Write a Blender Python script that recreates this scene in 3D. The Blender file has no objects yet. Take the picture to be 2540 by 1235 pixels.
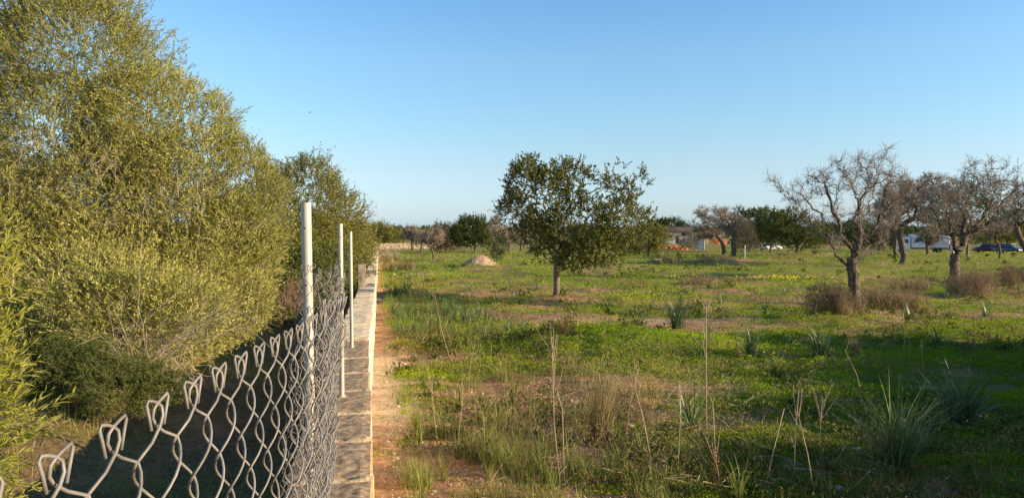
import bpy, math, random
import numpy as np
from mathutils import Vector, Matrix

R = math.radians
C = bpy.context.scene.collection
random.seed(7)
rng = np.random.default_rng(11)

# ------------------------------------------------------------------ camera, world, sun
YAW = R(10.2); CY, SY = math.cos(YAW), math.sin(YAW)
EYE = 2.3; F = 1830.0
scene = bpy.context.scene
cam = bpy.data.cameras.new("camera"); camo = bpy.data.objects.new("camera", cam); C.objects.link(camo)
cam.sensor_width = 36; cam.lens = F/2540*36; cam.clip_start = .02; cam.clip_end = 6000
camo.location = (0, 0, EYE); camo.rotation_euler = (R(90-1.8), 0, -YAW)
scene.camera = camo
SUN_EL = R(14.5)
# direction towards the sun in the camera frame: right, slightly behind
_a = R(14)
_l, _z = math.cos(_a), -math.sin(_a)
SUNV = Vector(((_l*CY+_z*SY)*math.cos(SUN_EL), (-_l*SY+_z*CY)*math.cos(SUN_EL), math.sin(SUN_EL)))
w = bpy.data.worlds.new("World"); scene.world = w; w.use_nodes = True
nt = w.node_tree; bg = nt.nodes["Background"]
sky = nt.nodes.new("ShaderNodeTexSky"); sky.sky_type = 'NISHITA'; sky.sun_disc = False
sky.sun_elevation = SUN_EL; sky.sun_rotation = math.atan2(SUNV.x, SUNV.y)
sky.air_density = 1.0; sky.dust_density = .3; sky.ozone_density = 1.5; sky.altitude = 20
# camera white balance of the sky: the phone renders a cool horizon where the raw sky is yellow
tcs = nt.nodes.new("ShaderNodeTexCoord"); sep = nt.nodes.new("ShaderNodeSeparateXYZ"); nt.links.new(tcs.outputs['Generated'], sep.inputs[0])
rp = nt.nodes.new("ShaderNodeValToRGB"); es = rp.color_ramp.elements
SK = [(0., (1.05, 1.57, 3.1)), (.022, (1.138, 1.492, 2.57)), (.076, (1.372, 1.545, 1.99)), (.124, (1.393, 1.711, 2.01)), (.217, (1.496, 1.9, 2.2)), (.289, (1.352, 1.9, 2.36)), (.5, (.95, 1.4, 1.85)), (.9, (.75, 1.1, 1.5))]
while len(es) < len(SK): es.new(.5)
for i_, (p_, c_) in enumerate(SK): es[i_].position = p_; es[i_].color = (c_[0]/1.9, c_[1]/1.9, c_[2]/1.9, 1)
mxs = nt.nodes.new("ShaderNodeMix"); mxs.data_type = 'RGBA'; mxs.blend_type = 'MULTIPLY'; mxs.inputs[0].default_value = 1
nt.links.new(sep.outputs[2], rp.inputs[0]); nt.links.new(sky.outputs[0], mxs.inputs[6]); nt.links.new(rp.outputs[0], mxs.inputs[7])
nt.links.new(mxs.outputs[2], bg.inputs[0]); bg.inputs[1].default_value = .11
sl = bpy.data.lights.new("sun", 'SUN'); sl.energy = 5.0; sl.angle = R(.5); sl.color = (1, .78, .50)
so = bpy.data.objects.new("sun", sl); C.objects.link(so)
so.rotation_euler = (-SUNV).to_track_quat('-Z', 'Y').to_euler()
vs = scene.view_settings; vs.view_transform = 'Standard'; vs.look = 'None'; vs.gamma = 1; vs.exposure = .9
scene.cycles.max_bounces = 6; scene.cycles.transparent_max_bounces = 4

# ------------------------------------------------------------------ numeric helpers
def W(lat, Z):
    return lat*CY + Z*SY, -lat*SY + Z*CY
def hash3(i, j, k, s=0):
    n = (i.astype(np.int64)*374761393 + j.astype(np.int64)*668265263 + k.astype(np.int64)*2147483647 + s*1274126177) & 0xffffffff
    n = ((n ^ (n >> 13))*1274126177) & 0xffffffff
    n = ((n ^ (n >> 16))*2246822519) & 0xffffffff
    return ((n ^ (n >> 15)) & 0xffffff)/float(0xffffff)
def noise3(x, y, z, s=0):
    x = np.asarray(x, float); y = np.asarray(y, float); z = np.asarray(z, float)+0*x
    i, j, k = np.floor(x), np.floor(y), np.floor(z)
    u, v, t = x-i, y-j, z-k
    u = u*u*(3-2*u); v = v*v*(3-2*v); t = t*t*(3-2*t)
    r = 0
    for a in (0, 1):
        for b in (0, 1):
            for c in (0, 1):
                r = r + hash3(i+a, j+b, k+c, s)*(u if a else 1-u)*(v if b else 1-v)*(t if c else 1-t)
    return r*2-1
def fbm(x, y, z=0., s=0, o=3):
    r = 0; a = 1.; f = 1.; t = 0
    for q in range(o):
        r = r + a*noise3(np.asarray(x)*f+q*17.3, np.asarray(y)*f-q*9.1, np.asarray(z)*f+0*np.asarray(x), s+q); t += a; a *= .5; f *= 2.07
    return r/t
def sst(a, b, x):
    t = np.clip((x-a)/(b-a), 0, 1); return t*t*(3-2*t)
def unit(v):
    return v/np.maximum(np.linalg.norm(v, axis=-1, keepdims=True), 1e-9)

# bumps of the field: lat, Z, radius lat, radius Z, height
BUMPS = [(1.5, 14.3, 1.5, 1.7, .30), (3.4, 14.0, 2.0, 1.3, .20), (-1.4, 10.6, 1.2, .9, .07), (6.2, 12.2, 1.8, 1.0, .14), (4.5, 10.0, 1.4, .9, .12),
         (9, 19, 3, 1.5, .15), (3.2, 26, 2.5, 1.2, .12), (13, 27, 4, 1.5, .2), (5, 36, 5, 1.6, .2), (-2, 30, 3, 1.2, .12), (15, 42, 6, 2, .25),
         (33.8, 86, 5, 4, .5), (20, 66, 9, 2.5, .4), (26, 57, 6, 2.5, .3), (6, 49, 6, 1.5, .3), (-1, 52, 5, 1.5, .25)]
def ground(x, y):
    x = np.asarray(x, float); y = np.asarray(y, float)
    Z = x*SY + y*CY; L = x*CY - y*SY
    Zs = np.clip(Z-8, 0, 150)
    h = -.018*Zs
    fld = sst(-.1, .5, x)
    fade = sst(300, 120, np.abs(Z))
    h = h + fld*fade*(.07*fbm(x*.55, y*.55, 0, 3, 2) + sst(60, 20, Z)*.05*fbm(x*2.1, y*2.1, 0, 5, 2) + .10*sst(20, 50, Z)*fbm(x*.2, y*.35, 0, 8, 2) + .15*sst(11, 25, Z)*sst(90, 50, Z)*fbm(x*.7, y*1.2, 0, 9, 3))
    for (bl, bz, rl, rz, bh) in BUMPS:
        d = ((L-bl)/rl)**2 + ((Z-bz)/rz)**2
        h = h + fld*bh*np.exp(-d*1.2)*(1+.3*fbm(x*1.7, y*1.7, 0, 12, 2))
    bank = (.42+.33*sst(-1.6, -3.2, x))*sst(-.2, -.5, x)*sst(60, 12, Z) + .12*fbm(x*.8, y*.8, 0, 21, 3)*sst(-.5, -1.5, x)*fade
    h = h + bank
    h = h + sst(170, 260, Z)*1.2*fbm(x*.01, y*.01, 0, 30, 2)
    return h
def gz(x, y):
    return float(ground(np.array([x]), np.array([y]))[0])
def cover(x, y):
    """how much green grows on the soil, 0..1"""
    Z = x*SY + y*CY; L = x*CY - y*SY
    n = fbm(x*.45, y*.6, 0, 41, 3)
    c = .62 + 1.1*n + .35*fbm(x*2.5, y*2.5, 0, 44, 2)
    c = c + .45*sst(1.0, 4.5, L)*sst(18, 14, Z) - .30*sst(1.2, -.3, L)*sst(22, 12, Z) - .42*sst(2.6, 1.2, L)*sst(13, 11, Z)
    c = c + .18*sst(20, 45, Z) + .25*sst(.4, .9, x)*sst(3.5, 1.5, x)*sst(30, 18, Z)*sst(12, 16, Z)
    d = ((L-3.9)/2.2)**2 + ((Z-19.3)/.9)**2
    c = c - 1.2*np.exp(-d)
    c = c - .9*np.exp(-(((L+4)/5)**2 + ((Z-31)/1.6)**2))
    c = c + .8*np.exp(-(((L-2)/2.5)**2 + ((Z-14.2)/1.6)**2))
    c = c - 1.3*sst(.32+.2*fbm(y*.7, y*.2, 0, 50, 2), .05, x)*sst(15, 11, Z) - .9*sst(.3, .0, x)
    c = c - .9*sst(2.6, .8, x)*sst(14.3, 13.6, Z)*sst(12.4, 13.1, Z)
    lb = sst(-.3, -.6, x)
    c = c*(1-lb) + lb*np.clip(.2+1.0*fbm(x*.9, y*.9, 0, 60, 2), 0, 1)
    return np.clip(c, 0, 1)

# ------------------------------------------------------------------ mesh helpers
def mk(name, V, quads=None, tris=None, mat=None, tint=None, smooth=False, parent=None, link=True):
    V = np.asarray(V, np.float32).reshape(-1, 3)
    me = bpy.data.meshes.new(name)
    nq = 0 if quads is None else len(quads); ntr = 0 if tris is None else len(tris)
    me.vertices.add(len(V)); me.vertices.foreach_set("co", V.ravel())
    idx = []; st = []; tot = []
    if nq:
        idx.append(np.asarray(quads, np.int32).ravel()); st.append(np.arange(nq)*4); tot.append(np.full(nq, 4))
    if ntr:
        idx.append(np.asarray(tris, np.int32).ravel()); st.append(nq*4+np.arange(ntr)*3); tot.append(np.full(ntr, 3))
    idx = np.concatenate(idx); st = np.concatenate(st).astype(np.int32); tot = np.concatenate(tot).astype(np.int32)
    me.loops.add(len(idx)); me.loops.foreach_set("vertex_index", idx)
    me.polygons.add(len(st)); me.polygons.foreach_set("loop_start", st); me.polygons.foreach_set("loop_total", tot)
    me.polygons.foreach_set("use_smooth", np.full(len(st), smooth))
    me.update(calc_edges=True); me.validate()
    if tint is not None:
        a = me.attributes.new("tint", 'FLOAT', 'POINT'); a.data.foreach_set("value", np.asarray(tint, np.float32))
    if mat: me.materials.append(mat)
    if not link: return me
    o = bpy.data.objects.new(name, me); C.objects.link(o)
    if parent: o.parent = parent
    return o
class G:
    """collects boxes, tubes, lathes; build() links them as ONE mesh"""
    def __init__(s): s.V = []; s.Q = []; s.T = []; s.t = []; s.n = 0
    def add(s, V, Q=None, T=None, t=None):
        V = np.asarray(V, float).reshape(-1, 3)
        if Q is not None and len(Q): s.Q.append(np.asarray(Q)+s.n)
        if T is not None and len(T): s.T.append(np.asarray(T)+s.n)
        s.V.append(V); s.t.append(np.full(len(V), .5) if t is None else np.broadcast_to(t, (len(V),))); s.n += len(V); return s
    def box(s, c, d, rz=0., tilt=0., t=None, jit=0.):
        c = np.array(c, float); d = np.array(d, float)/2
        P = np.array([[-1,-1,-1],[1,-1,-1],[1,1,-1],[-1,1,-1],[-1,-1,1],[1,-1,1],[1,1,1],[-1,1,1]])*d
        if jit: P = P + rng.uniform(-jit, jit, P.shape)
        ct, s_t = math.cos(tilt), math.sin(tilt); P = P @ np.array([[ct,0,-s_t],[0,1,0],[s_t,0,ct]])
        cz, sz = math.cos(rz), math.sin(rz); P = P @ np.array([[cz,sz,0],[-sz,cz,0],[0,0,1]])
        return s.add(P+c, [[0,3,2,1],[4,5,6,7],[0,1,5,4],[1,2,6,5],[2,3,7,6],[3,0,4,7]], t=t)
    def tube(s, pts, r, n=8, t=None, cap=True):
        V, Q = tube_arr(np.asarray(pts, float), np.broadcast_to(r, (len(pts),)), n)
        T = []
        if cap:
            k = len(V); V = np.vstack([V, pts[0], pts[-1]]); m = (len(pts)-1)*n
            T = [[(i+1)%n, i, k] for i in range(n)] + [[m+i, m+(i+1)%n, k+1] for i in range(n)]
        return s.add(V, Q, T, t)
    def build(s, name, mat, parent=None, smooth=False, link=True):
        return mk(name, np.vstack(s.V), np.vstack(s.Q) if s.Q else None, np.vstack(s.T) if s.T else None, mat, np.concatenate(s.t), smooth, parent, link)
def frames(D):
    D = unit(D); ref = np.where(np.abs(D[:, 2:3]) > .9, np.array([[1., 0, 0]]), np.array([[0., 0, 1]]))
    U = unit(np.cross(D, ref)); return U, np.cross(D, U)
def tube_arr(P, r, n):
    T = np.gradient(P, axis=0) if len(P) > 2 else np.repeat(P[1:2]-P[:1], 2, 0)
    T = unit(T); U = np.zeros_like(T); u = frames(T[:1])[0][0]
    for i in range(len(T)):
        u = u-T[i]*np.dot(u, T[i]); u = u/max(np.linalg.norm(u), 1e-9); U[i] = u
    B = np.cross(T, U); a = np.arange(n)/n*2*np.pi
    V = P[:, None]+np.asarray(r)[:, None, None]*(np.cos(a)[None, :, None]*U[:, None]+np.sin(a)[None, :, None]*B[:, None])
    m = len(P); i = np.arange(m-1)[:, None]*n; j = np.arange(n)[None]; k = (j+1) % n
    Q = np.stack([i+j, i+k, i+n+k, i+n+j], -1).reshape(-1, 4)
    return V.reshape(-1, 3), Q
def seg_tubes(P0, P1, r0, r1, D0=None, D1=None, n=5):
    D = unit(P1-P0); D0 = D if D0 is None else D0; D1 = D if D1 is None else D1
    a = np.arange(n)/n*2*np.pi; c, s_ = np.cos(a)[None, :, None], np.sin(a)[None, :, None]
    U0, B0 = frames(D0); U1, B1 = frames(D1)
    R0 = P0[:, None]+np.asarray(r0)[:, None, None]*(c*U0[:, None]+s_*B0[:, None])
    R1 = P1[:, None]+np.asarray(r1)[:, None, None]*(c*U1[:, None]+s_*B1[:, None])
    V = np.concatenate([R0, R1], 1).reshape(-1, 3)
    i = (np.arange(len(P0))*2*n)[:, None]; j = np.arange(n)[None]; k = (j+1) % n
    return V, np.stack([i+j, i+k, i+n+k, i+n+j], -1).reshape(-1, 4)
def leaves(B, D, L, Wd, tint=None, r=rng, bend=.12):
    """one folded rhombus per leaf"""
    N = len(B); D = unit(D); L = np.broadcast_to(L, (N,))[:, None]; Wd = np.broadcast_to(Wd, (N,))[:, None]
    S = unit(np.cross(D, r.normal(size=(N, 3)))); Nn = np.cross(S, D)
    a = B; b = B+D*L*.5+S*Wd*.5; c = B+D*L+Nn*L*bend*-1; d = B+D*L*.5-S*Wd*.5
    V = np.stack([a, b, c, d], 1).reshape(-1, 3)
    Q = np.arange(N*4).reshape(-1, 4)
    t = np.repeat(r.uniform(0, 1, N) if tint is None else tint, 4)
    return V, Q, t
def blades(B, az, L, Wd, lean, curve, segs=3, tint=None, r=rng):
    """tapering, bending strap leaves"""
    N = len(B); L = np.broadcast_to(L, (N,)); Wd = np.broadcast_to(Wd, (N,)); lean = np.broadcast_to(lean, (N,)); curve = np.broadcast_to(curve, (N,))
    H = np.stack([np.cos(az), np.sin(az), 0*az], 1); S = np.stack([-np.sin(az), np.cos(az), 0*az], 1)
    tw = r.uniform(-.9, .9, N)[:, None]; S = unit(S*np.cos(tw)+H*np.sin(tw))
    P = B.copy(); out = []
    for k in range(segs+1):
        t = k/segs; wd = (Wd*.5*(1-t**1.7) if k < segs else Wd*.03)[:, None]
        out += [P-S*wd, P+S*wd]
        ph = lean+curve*(t+.5/segs)
        P = P+(L/segs)[:, None]*(H*np.sin(ph)[:, None]+np.array([[0, 0, 1.]])*np.cos(ph)[:, None])
    V = np.stack(out, 1).reshape(-1, 3); m = 2*(segs+1)
    i = (np.arange(N)*m)[:, None]; k = np.arange(segs)[None]*2
    Q = np.stack([i+k, i+k+1, i+k+3, i+k+2], -1).reshape(-1, 4)
    return V, Q, np.repeat(r.uniform(0, 1, N) if tint is None else tint, m)

# ------------------------------------------------------------------ tagging
def tag(o, label=None, cat=None, group=None, kind=None):
    if label: o['label'] = label
    if cat: o['category'] = cat
    if group: o['group'] = group
    if kind: o['kind'] = kind
    return o
def thing(name, label, cat, loc=(0, 0, 0), rz=0., group=None):
    o = bpy.data.objects.new(name, None); C.objects.link(o); o.location = loc; o.rotation_euler = (0, 0, rz); o.empty_display_size = .2
    return tag(o, label, cat, group)
def dup(root, loc, rz=0., sc=1., label=None, group=None):
    r = root.copy(); C.objects.link(r); r.location = loc; r.rotation_euler = (0, 0, rz)
    r.scale = (sc, sc, sc) if not hasattr(sc, '__len__') else sc
    if label: r['label'] = label
    if group: r['group'] = group
    for ch in list(root.children):
        c = ch.copy(); C.objects.link(c); c.parent = r
    return r

# ------------------------------------------------------------------ materials
def mat(name, rough=.8, spec=.2):
    m = bpy.data.materials.new(name); m.use_nodes = True
    b = m.node_tree.nodes["Principled BSDF"]; b.inputs["Roughness"].default_value = rough; b.inputs["Specular IOR Level"].default_value = spec
    return m, m.node_tree, b
def ramp(nt_, fac, stops):
    r = nt_.nodes.new("ShaderNodeValToRGB"); e = r.color_ramp.elements
    while len(e) < len(stops): e.new(.5)
    for i, (p, c) in enumerate(stops): e[i].position = p; e[i].color = (*c, 1)
    nt_.links.new(fac, r.inputs[0]); return r.outputs[0]
def tex(nt_, scale, detail=4, kind='Object', stretch=None):
    tc = nt_.nodes.new("ShaderNodeTexCoord"); n = nt_.nodes.new("ShaderNodeTexNoise")
    n.inputs["Scale"].default_value = scale; n.inputs["Detail"].default_value = detail; n.inputs["Roughness"].default_value = .65
    if stretch:
        mp = nt_.nodes.new("ShaderNodeMapping"); mp.inputs["Scale"].default_value = stretch
        nt_.links.new(tc.outputs[kind], mp.inputs[0]); nt_.links.new(mp.outputs[0], n.inputs["Vector"])
    else: nt_.links.new(tc.outputs[kind], n.inputs["Vector"])
    return n.outputs["Fac"]
def mixc(nt_, fac, a, b, mode='MIX'):
    m = nt_.nodes.new("ShaderNodeMix"); m.data_type = 'RGBA'; m.blend_type = mode
    for s_, v in ((m.inputs[0], fac), (m.inputs[6], a), (m.inputs[7], b)):
        if isinstance(v, (int, float)): s_.default_value = v
        elif isinstance(v, tuple): s_.default_value = (*v, 1)
        else: nt_.links.new(v, s_)
    return m.outputs[2]
def bump(nt_, b, h, strength=.5, dist=.01):
    n = nt_.nodes.new("ShaderNodeBump"); n.inputs["Strength"].default_value = strength; n.inputs["Distance"].default_value = dist
    nt_.links.new(h, n.inputs["Height"]); nt_.links.new(n.outputs[0], b.inputs["Normal"])
def noisy(name, stops, scale=8, rough=.85, spec=.2, bs=.4, bd=.01, stretch=None, metallic=0, detail=5):
    m, t, b = mat(name, rough, spec); f = tex(t, scale, detail, stretch=stretch)
    t.links.new(ramp(t, f, stops), b.inputs["Base Color"]); b.inputs["Metallic"].default_value = metallic
    if bs: bump(t, b, f, bs, bd)
    return m
def leafm(name, a, b_, c=None, trans=.3, rough=.6, spec=.12, clump=.35):
    """leaf colour varies leaf by leaf (tint attribute) and bough by bough"""
    m, t, b = mat(name, rough, spec)
    at = t.nodes.new("ShaderNodeAttribute"); at.attribute_name = "tint"
    col = ramp(t, at.outputs["Fac"], [(0, a), (.6, b_), (1, c or b_)])
    n = tex(t, clump, 2); k = ramp(t, n, [(.35, (.72, .74, .7)), (.65, (1.2, 1.15, 1.1))])
    col = mixc(t, 1., col, k, 'MULTIPLY')
    t.links.new(col, b.inputs["Base Color"])
    tr = t.nodes.new("ShaderNodeBsdfTranslucent"); t.links.new(col, tr.inputs[0])
    mx = t.nodes.new("ShaderNodeMixShader"); mx.inputs[0].default_value = trans
    t.links.new(b.outputs[0], mx.inputs[1]); t.links.new(tr.outputs[0], mx.inputs[2])
    t.links.new(mx.outputs[0], t.nodes["Material Output"].inputs[0])
    return m
M = {}
M['olive'] = leafm('olive_leaf', (.17, .19, .04), (.35, .35, .075), (.56, .54, .22), .3)
M['olive_near'] = leafm('olive_leaf_near', (.19, .22, .03), (.36, .36, .06), (.50, .48, .17), .35)
M['olive_far'] = leafm('olive_leaf_far', (.11, .13, .025), (.23, .23, .045), (.36, .34, .11), .25)
M['carob'] = leafm('carob_leaf', (.05, .08, .012), (.12, .145, .022), (.30, .25, .06), .25, .45, .3)
M['carob_far'] = leafm('carob_leaf_far', (.03, .06, .010), (.06, .10, .015), (.12, .15, .03), .2, .5, .2)
M['lentisk'] = leafm('lentisk_leaf', (.06, .09, .018), (.11, .14, .028), (.17, .17, .04), .25)
M['grey_bush'] = leafm('grey_leaf', (.14, .12, .07), (.20, .17, .10), (.26, .22, .13), .2)
M['clover'] = leafm('clover_leaf', (.15, .25, .012), (.29, .41, .014), (.48, .50, .03), .35, .7, .08, .25)
M['dryish'] = leafm('dry_grass', (.20, .15, .06), (.34, .27, .13), (.46, .40, .24), .25, .7, .2)
M['blade'] = leafm('green_blade', (.13, .19, .03), (.24, .30, .06), (.42, .42, .15), .3, .6, .12)
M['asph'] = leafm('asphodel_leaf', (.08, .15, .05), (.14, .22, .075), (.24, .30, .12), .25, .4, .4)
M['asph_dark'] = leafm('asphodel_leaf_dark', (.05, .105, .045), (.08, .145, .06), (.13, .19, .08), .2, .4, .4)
M['rust'] = leafm('rusty_seed', (.14, .07, .03), (.22, .11, .05), (.30, .17, .08), .2)
M['petal'] = leafm('yellow_petal', (.75, .62, .05), (.85, .78, .10), (.9, .85, .2), .4)
M['bark_almond'] = noisy('almond_bark', [(.35, (.025, .02, .016)), (.5, (.12, .09, .065)), (.68, (.30, .24, .17))], 20, .9, .1, 1., .05, (1, 1, .35))
M['bark_twig'] = noisy('almond_twig_bark', [(.3, (.16, .13, .10)), (.7, (.36, .29, .22))], 6, .8, .2, .3)
M['bark_olive'] = noisy('olive_bark', [(.3, (.10, .085, .06)), (.7, (.24, .20, .15))], 14, .9, .15, .6, .02)
M['bark_carob'] = noisy('carob_bark', [(.3, (.08, .065, .045)), (.7, (.27, .22, .16))], 9, .9, .15, .6, .02, (1, 1, .4))
M['twig_dry'] = noisy('dry_twig', [(.3, (.26, .20, .13)), (.7, (.48, .40, .29))], 8, .8, .2, 0)
M['twig_red'] = noisy('brown_twig', [(.3, (.17, .11, .07)), (.7, (.34, .23, .15))], 6, .85, .2, 0)
M['stalk'] = noisy('dry_stalk', [(.3, (.26, .18, .11)), (.7, (.50, .40, .29))], 14, .7, .25, 0)
M['wire'] = noisy('galvanised_wire', [(.3, (.13, .12, .108)), (.65, (.265, .245, .22))], 30, .6, .35, .25, .001, metallic=.25)
M['pipe'] = noisy('painted_pipe', [(.22, (.20, .15, .10)), (.36, (.38, .34, .27)), (.5, (.47, .43, .36)), (.75, (.55, .52, .45))], 9, .5, .4, .15, .002, (1, 1, .3), metallic=.15)
M['hole'] = noisy('dark_hole', [(0, (.02, .015, .01)), (1, (.03, .02, .015))], 5, .9, .1, 0)
M['mares_dark'] = noisy('weathered_stone', [(.25, (.05, .036, .024)), (.42, (.27, .19, .115)), (.58, (.48, .35, .22)), (.8, (.68, .52, .34))], 22, .95, .1, .55, .008, detail=8)
M['mares_pale'] = noisy('pale_stone', [(.2, (.34, .26, .16)), (.42, (.70, .57, .38)), (.7, (.88, .76, .54))], 9, .95, .1, .35, .008, (1, 2.2, 1), detail=8)
M['mares_side'] = noisy('limewashed_face', [(.3, (.62, .52, .36)), (.6, (.85, .78, .60))], 12, .95, .1, .6, .01)
M['mortar'] = noisy('sandy_mortar', [(.3, (.46, .32, .17)), (.7, (.74, .56, .34))], 60, .95, .1, .9, .008)
M['slate'] = noisy('grey_slab', [(.3, (.12, .12, .12)), (.7, (.26, .26, .25))], 12, .8, .2, .5, .005)
M['post'] = noisy('weathered_post', [(.3, (.16, .12, .09)), (.5, (.34, .28, .21)), (.75, (.46, .39, .30))], 9, .9, .1, .7, .01, (1, 1, .3))
M['rubble'] = noisy('dry_stones', [(.3, (.42, .31, .20)), (.7, (.68, .55, .40))], 2.5, .95, .1, .4, .02)
M['gravel'] = noisy('gravel_heap', [(.3, (.36, .23, .14)), (.5, (.50, .34, .23)), (.75, (.62, .47, .34))], 9, .95, .1, .9, .06, detail=8)
M['stone'] = noisy('field_stone', [(.3, (.40, .30, .22)), (.7, (.66, .56, .44))], 6, .95, .1, .5, .01)
M['house'] = noisy('house_plaster', [(.3, (.42, .40, .38)), (.7, (.62, .60, .57))], .8, .9, .1, .2)
M['house_yel'] = noisy('ochre_plaster', [(.3, (.55, .40, .20)), (.7, (.75, .58, .32))], .8, .9, .1, .2)
M['tile'] = noisy('roof_tile', [(.3, (.10, .08, .08)), (.7, (.20, .15, .13))], 2, .9, .1, .3)
M['brickrub'] = noisy('brick_rubble', [(.3, (.45, .17, .08)), (.7, (.70, .36, .20))], 1.5, .95, .1, .3)
M['white'] = noisy('white_panel', [(.3, (.72, .73, .75)), (.7, (.82, .82, .82))], 1, .45, .4, 0)
M['blueglass'] = noisy('car_glass', [(.3, (.03, .05, .08)), (.7, (.06, .09, .13))], 1, .08, .7, 0)
M['darkcar'] = noisy('dark_red_paint', [(.3, (.05, .02, .03)), (.7, (.07, .03, .04))], 1, .25, .6, 0)
M['bluecar'] = noisy('blue_grey_paint', [(.3, (.04, .06, .10)), (.7, (.06, .09, .14))], 1, .25, .6, 0)
M['tyre'] = noisy('tyre_rubber', [(.3, (.015, .015, .015)), (.7, (.03, .03, .03))], 5, .9, .1, 0)
M['lamp'] = noisy('lamp_glass', [(.3, (.5, .1, .08)), (.7, (.6, .15, .1))], 5, .3, .5, 0)
M['bird'] = noisy('bird_feather', [(.3, (.05, .045, .04)), (.7, (.09, .08, .07))], 5, .8, .1, 0)

# ------------------------------------------------------------------ ground
def make_ground():
    def axis(n, a, ext, c):
        u = np.linspace(-1, 1, n); k = math.asinh(ext/a); return c + a*np.sinh(u*k)
    xs = axis(620, 9., 2600, 2.5); ys = axis(620, 11., 2800, 12)
    X, Y = np.meshgrid(xs, ys); x = X.ravel(); y = Y.ravel()
    z = ground(x, y)
    Z = x*SY+y*CY
    z = z + sst(35, 8, Z)*.015*fbm(x*7, y*7, 0, 77, 2)
    n = len(xs); i = np.arange(len(ys)-1)[:, None]*n; j = np.arange(n-1)[None]
    Q = np.stack([i+j, i+j+1, i+n+j+1, i+n+j], -1).reshape(-1, 4)
    m, t, b = mat('field_soil', .95, .1)
    at = t.nodes.new("ShaderNodeAttribute"); at.attribute_name = "tint"
    at2 = t.nodes.new("ShaderNodeAttribute"); at2.attribute_name = "sand"
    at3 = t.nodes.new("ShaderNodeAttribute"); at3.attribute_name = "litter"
    big = tex(t, .9, 6); fine = tex(t, 14, 8); mid = tex(t, 3.5, 6)
    soil = ramp(t, fine, [(.3, (.26, .12, .055)), (.5, (.50, .27, .13)), (.7, (.72, .48, .29))])
    soil = mixc(t, ramp(t, mid, [(.45, (0, 0, 0)), (.62, (1, 1, 1))]), soil, ramp(t, fine, [(.3, (.16, .10, .055)), (.7, (.36, .25, .14))]))
    sand = ramp(t, fine, [(.3, (.50, .34, .20)), (.7, (.76, .60, .42))])
    soil = mixc(t, at2.outputs["Fac"], soil, sand)
    green = ramp(t, fine, [(.3, (.10, .15, .02)), (.5, (.20, .26, .03)), (.7, (.34, .33, .06))])
    green = mixc(t, ramp(t, big, [(.42, (0, 0, 0)), (.62, (1, 1, 1))]), green, ramp(t, mid, [(.3, (.20, .15, .06)), (.7, (.26, .26, .06))]))
    col = mixc(t, at.outputs["Fac"], soil, green)
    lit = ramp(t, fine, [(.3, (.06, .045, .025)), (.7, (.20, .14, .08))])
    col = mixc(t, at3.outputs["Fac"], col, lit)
    t.links.new(col, b.inputs["Base Color"]); bump(t, b, fine, .8, .05)
    cv = cover(x, y)
    o = mk('field_ground', np.stack([x, y, z], 1), Q, None, m, cv*.9, True)
    L = x*CY-y*SY
    sd = sst(.65+.3*fbm(y*.6, 0*y, 0, 51, 2), .25, x)*sst(-.2, 0., x)*sst(15, 12, Z)*sst(7.5, 9.5, Z) + .4*np.exp(-(((L-3.9)/2.2)**2+((Z-19.3)/.8)**2))
    a = o.data.attributes.new("sand", 'FLOAT', 'POINT'); a.data.foreach_set("value", np.clip(sd, 0, 1).astype(np.float32))
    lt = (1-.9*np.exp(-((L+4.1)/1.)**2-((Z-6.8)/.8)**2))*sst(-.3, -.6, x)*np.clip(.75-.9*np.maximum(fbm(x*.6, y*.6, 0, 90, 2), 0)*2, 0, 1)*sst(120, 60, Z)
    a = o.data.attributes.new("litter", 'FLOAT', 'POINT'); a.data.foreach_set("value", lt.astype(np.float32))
    tag(o, kind='structure')
make_ground()

# ------------------------------------------------------------------ block wall
HT = [(-4, 1.2), (8, 1.2), (10, 1.3), (14, 1.42), (19.4, 1.58), (40, 1.98), (74, 2.42)]
def wall_top(y): return EYE-float(np.interp(y, [a for a, _ in HT], [b for _, b in HT]))
def wall_right(y): return float(np.interp(y, [-4, 3.3, 6, 7.6, 80], [-.02, -.036, -.085, -.115, -.115]))
WW = .385
def rough_block(g, y0, y1, xl, xr, zt0, zt1, th, amp, ny=5, nx=6, seedn=0):
    """a stone with an uneven top, worn edges and short sides"""
    u = np.linspace(0, 1, nx); v = np.linspace(0, 1, ny); Uu, Vv = np.meshgrid(u, v)
    X = xl+(xr-xl)*Uu; Y = y0+(y1-y0)*Vv; Zt = zt0+(zt1-zt0)*Vv
    e = np.minimum(np.minimum(Uu, 1-Uu)*(xr-xl), np.minimum(Vv, 1-Vv)*(y1-y0))
    Zt = Zt+amp*fbm(X*14, Y*14, 0, 100+seedn, 2)-np.where(e < 1e-6, .007, 0)
    edge = (Uu < 1e-6) | (Uu > 1-1e-6)
    X = X+np.where(edge, amp*1.2*fbm(Y*9, X*9, 0, 130+seedn, 2), 0)
    top = np.stack([X, Y, Zt], -1).reshape(-1, 3); bot = top.copy(); bot[:, 2] -= th
    n = nx; i = np.arange(ny-1)[:, None]*n; j = np.arange(nx-1)[None]
    Q = [np.stack([i+j, i+j+1, i+n+j+1, i+n+j], -1).reshape(-1, 4)]
    N = nx*ny
    per = list(range(nx))+[nx-1+n*k for k in range(1, ny)]+[N-1-k for k in range(1, nx)]+[n*(ny-1-k) for k in range(1, ny-1)]
    Q.append(np.array([[per[k], N+per[k], N+per[(k+1) % len(per)], per[(k+1) % len(per)]] for k in range(len(per))]))
    g.add(np.vstack([top, bot]), np.vstack(Q))
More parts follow.
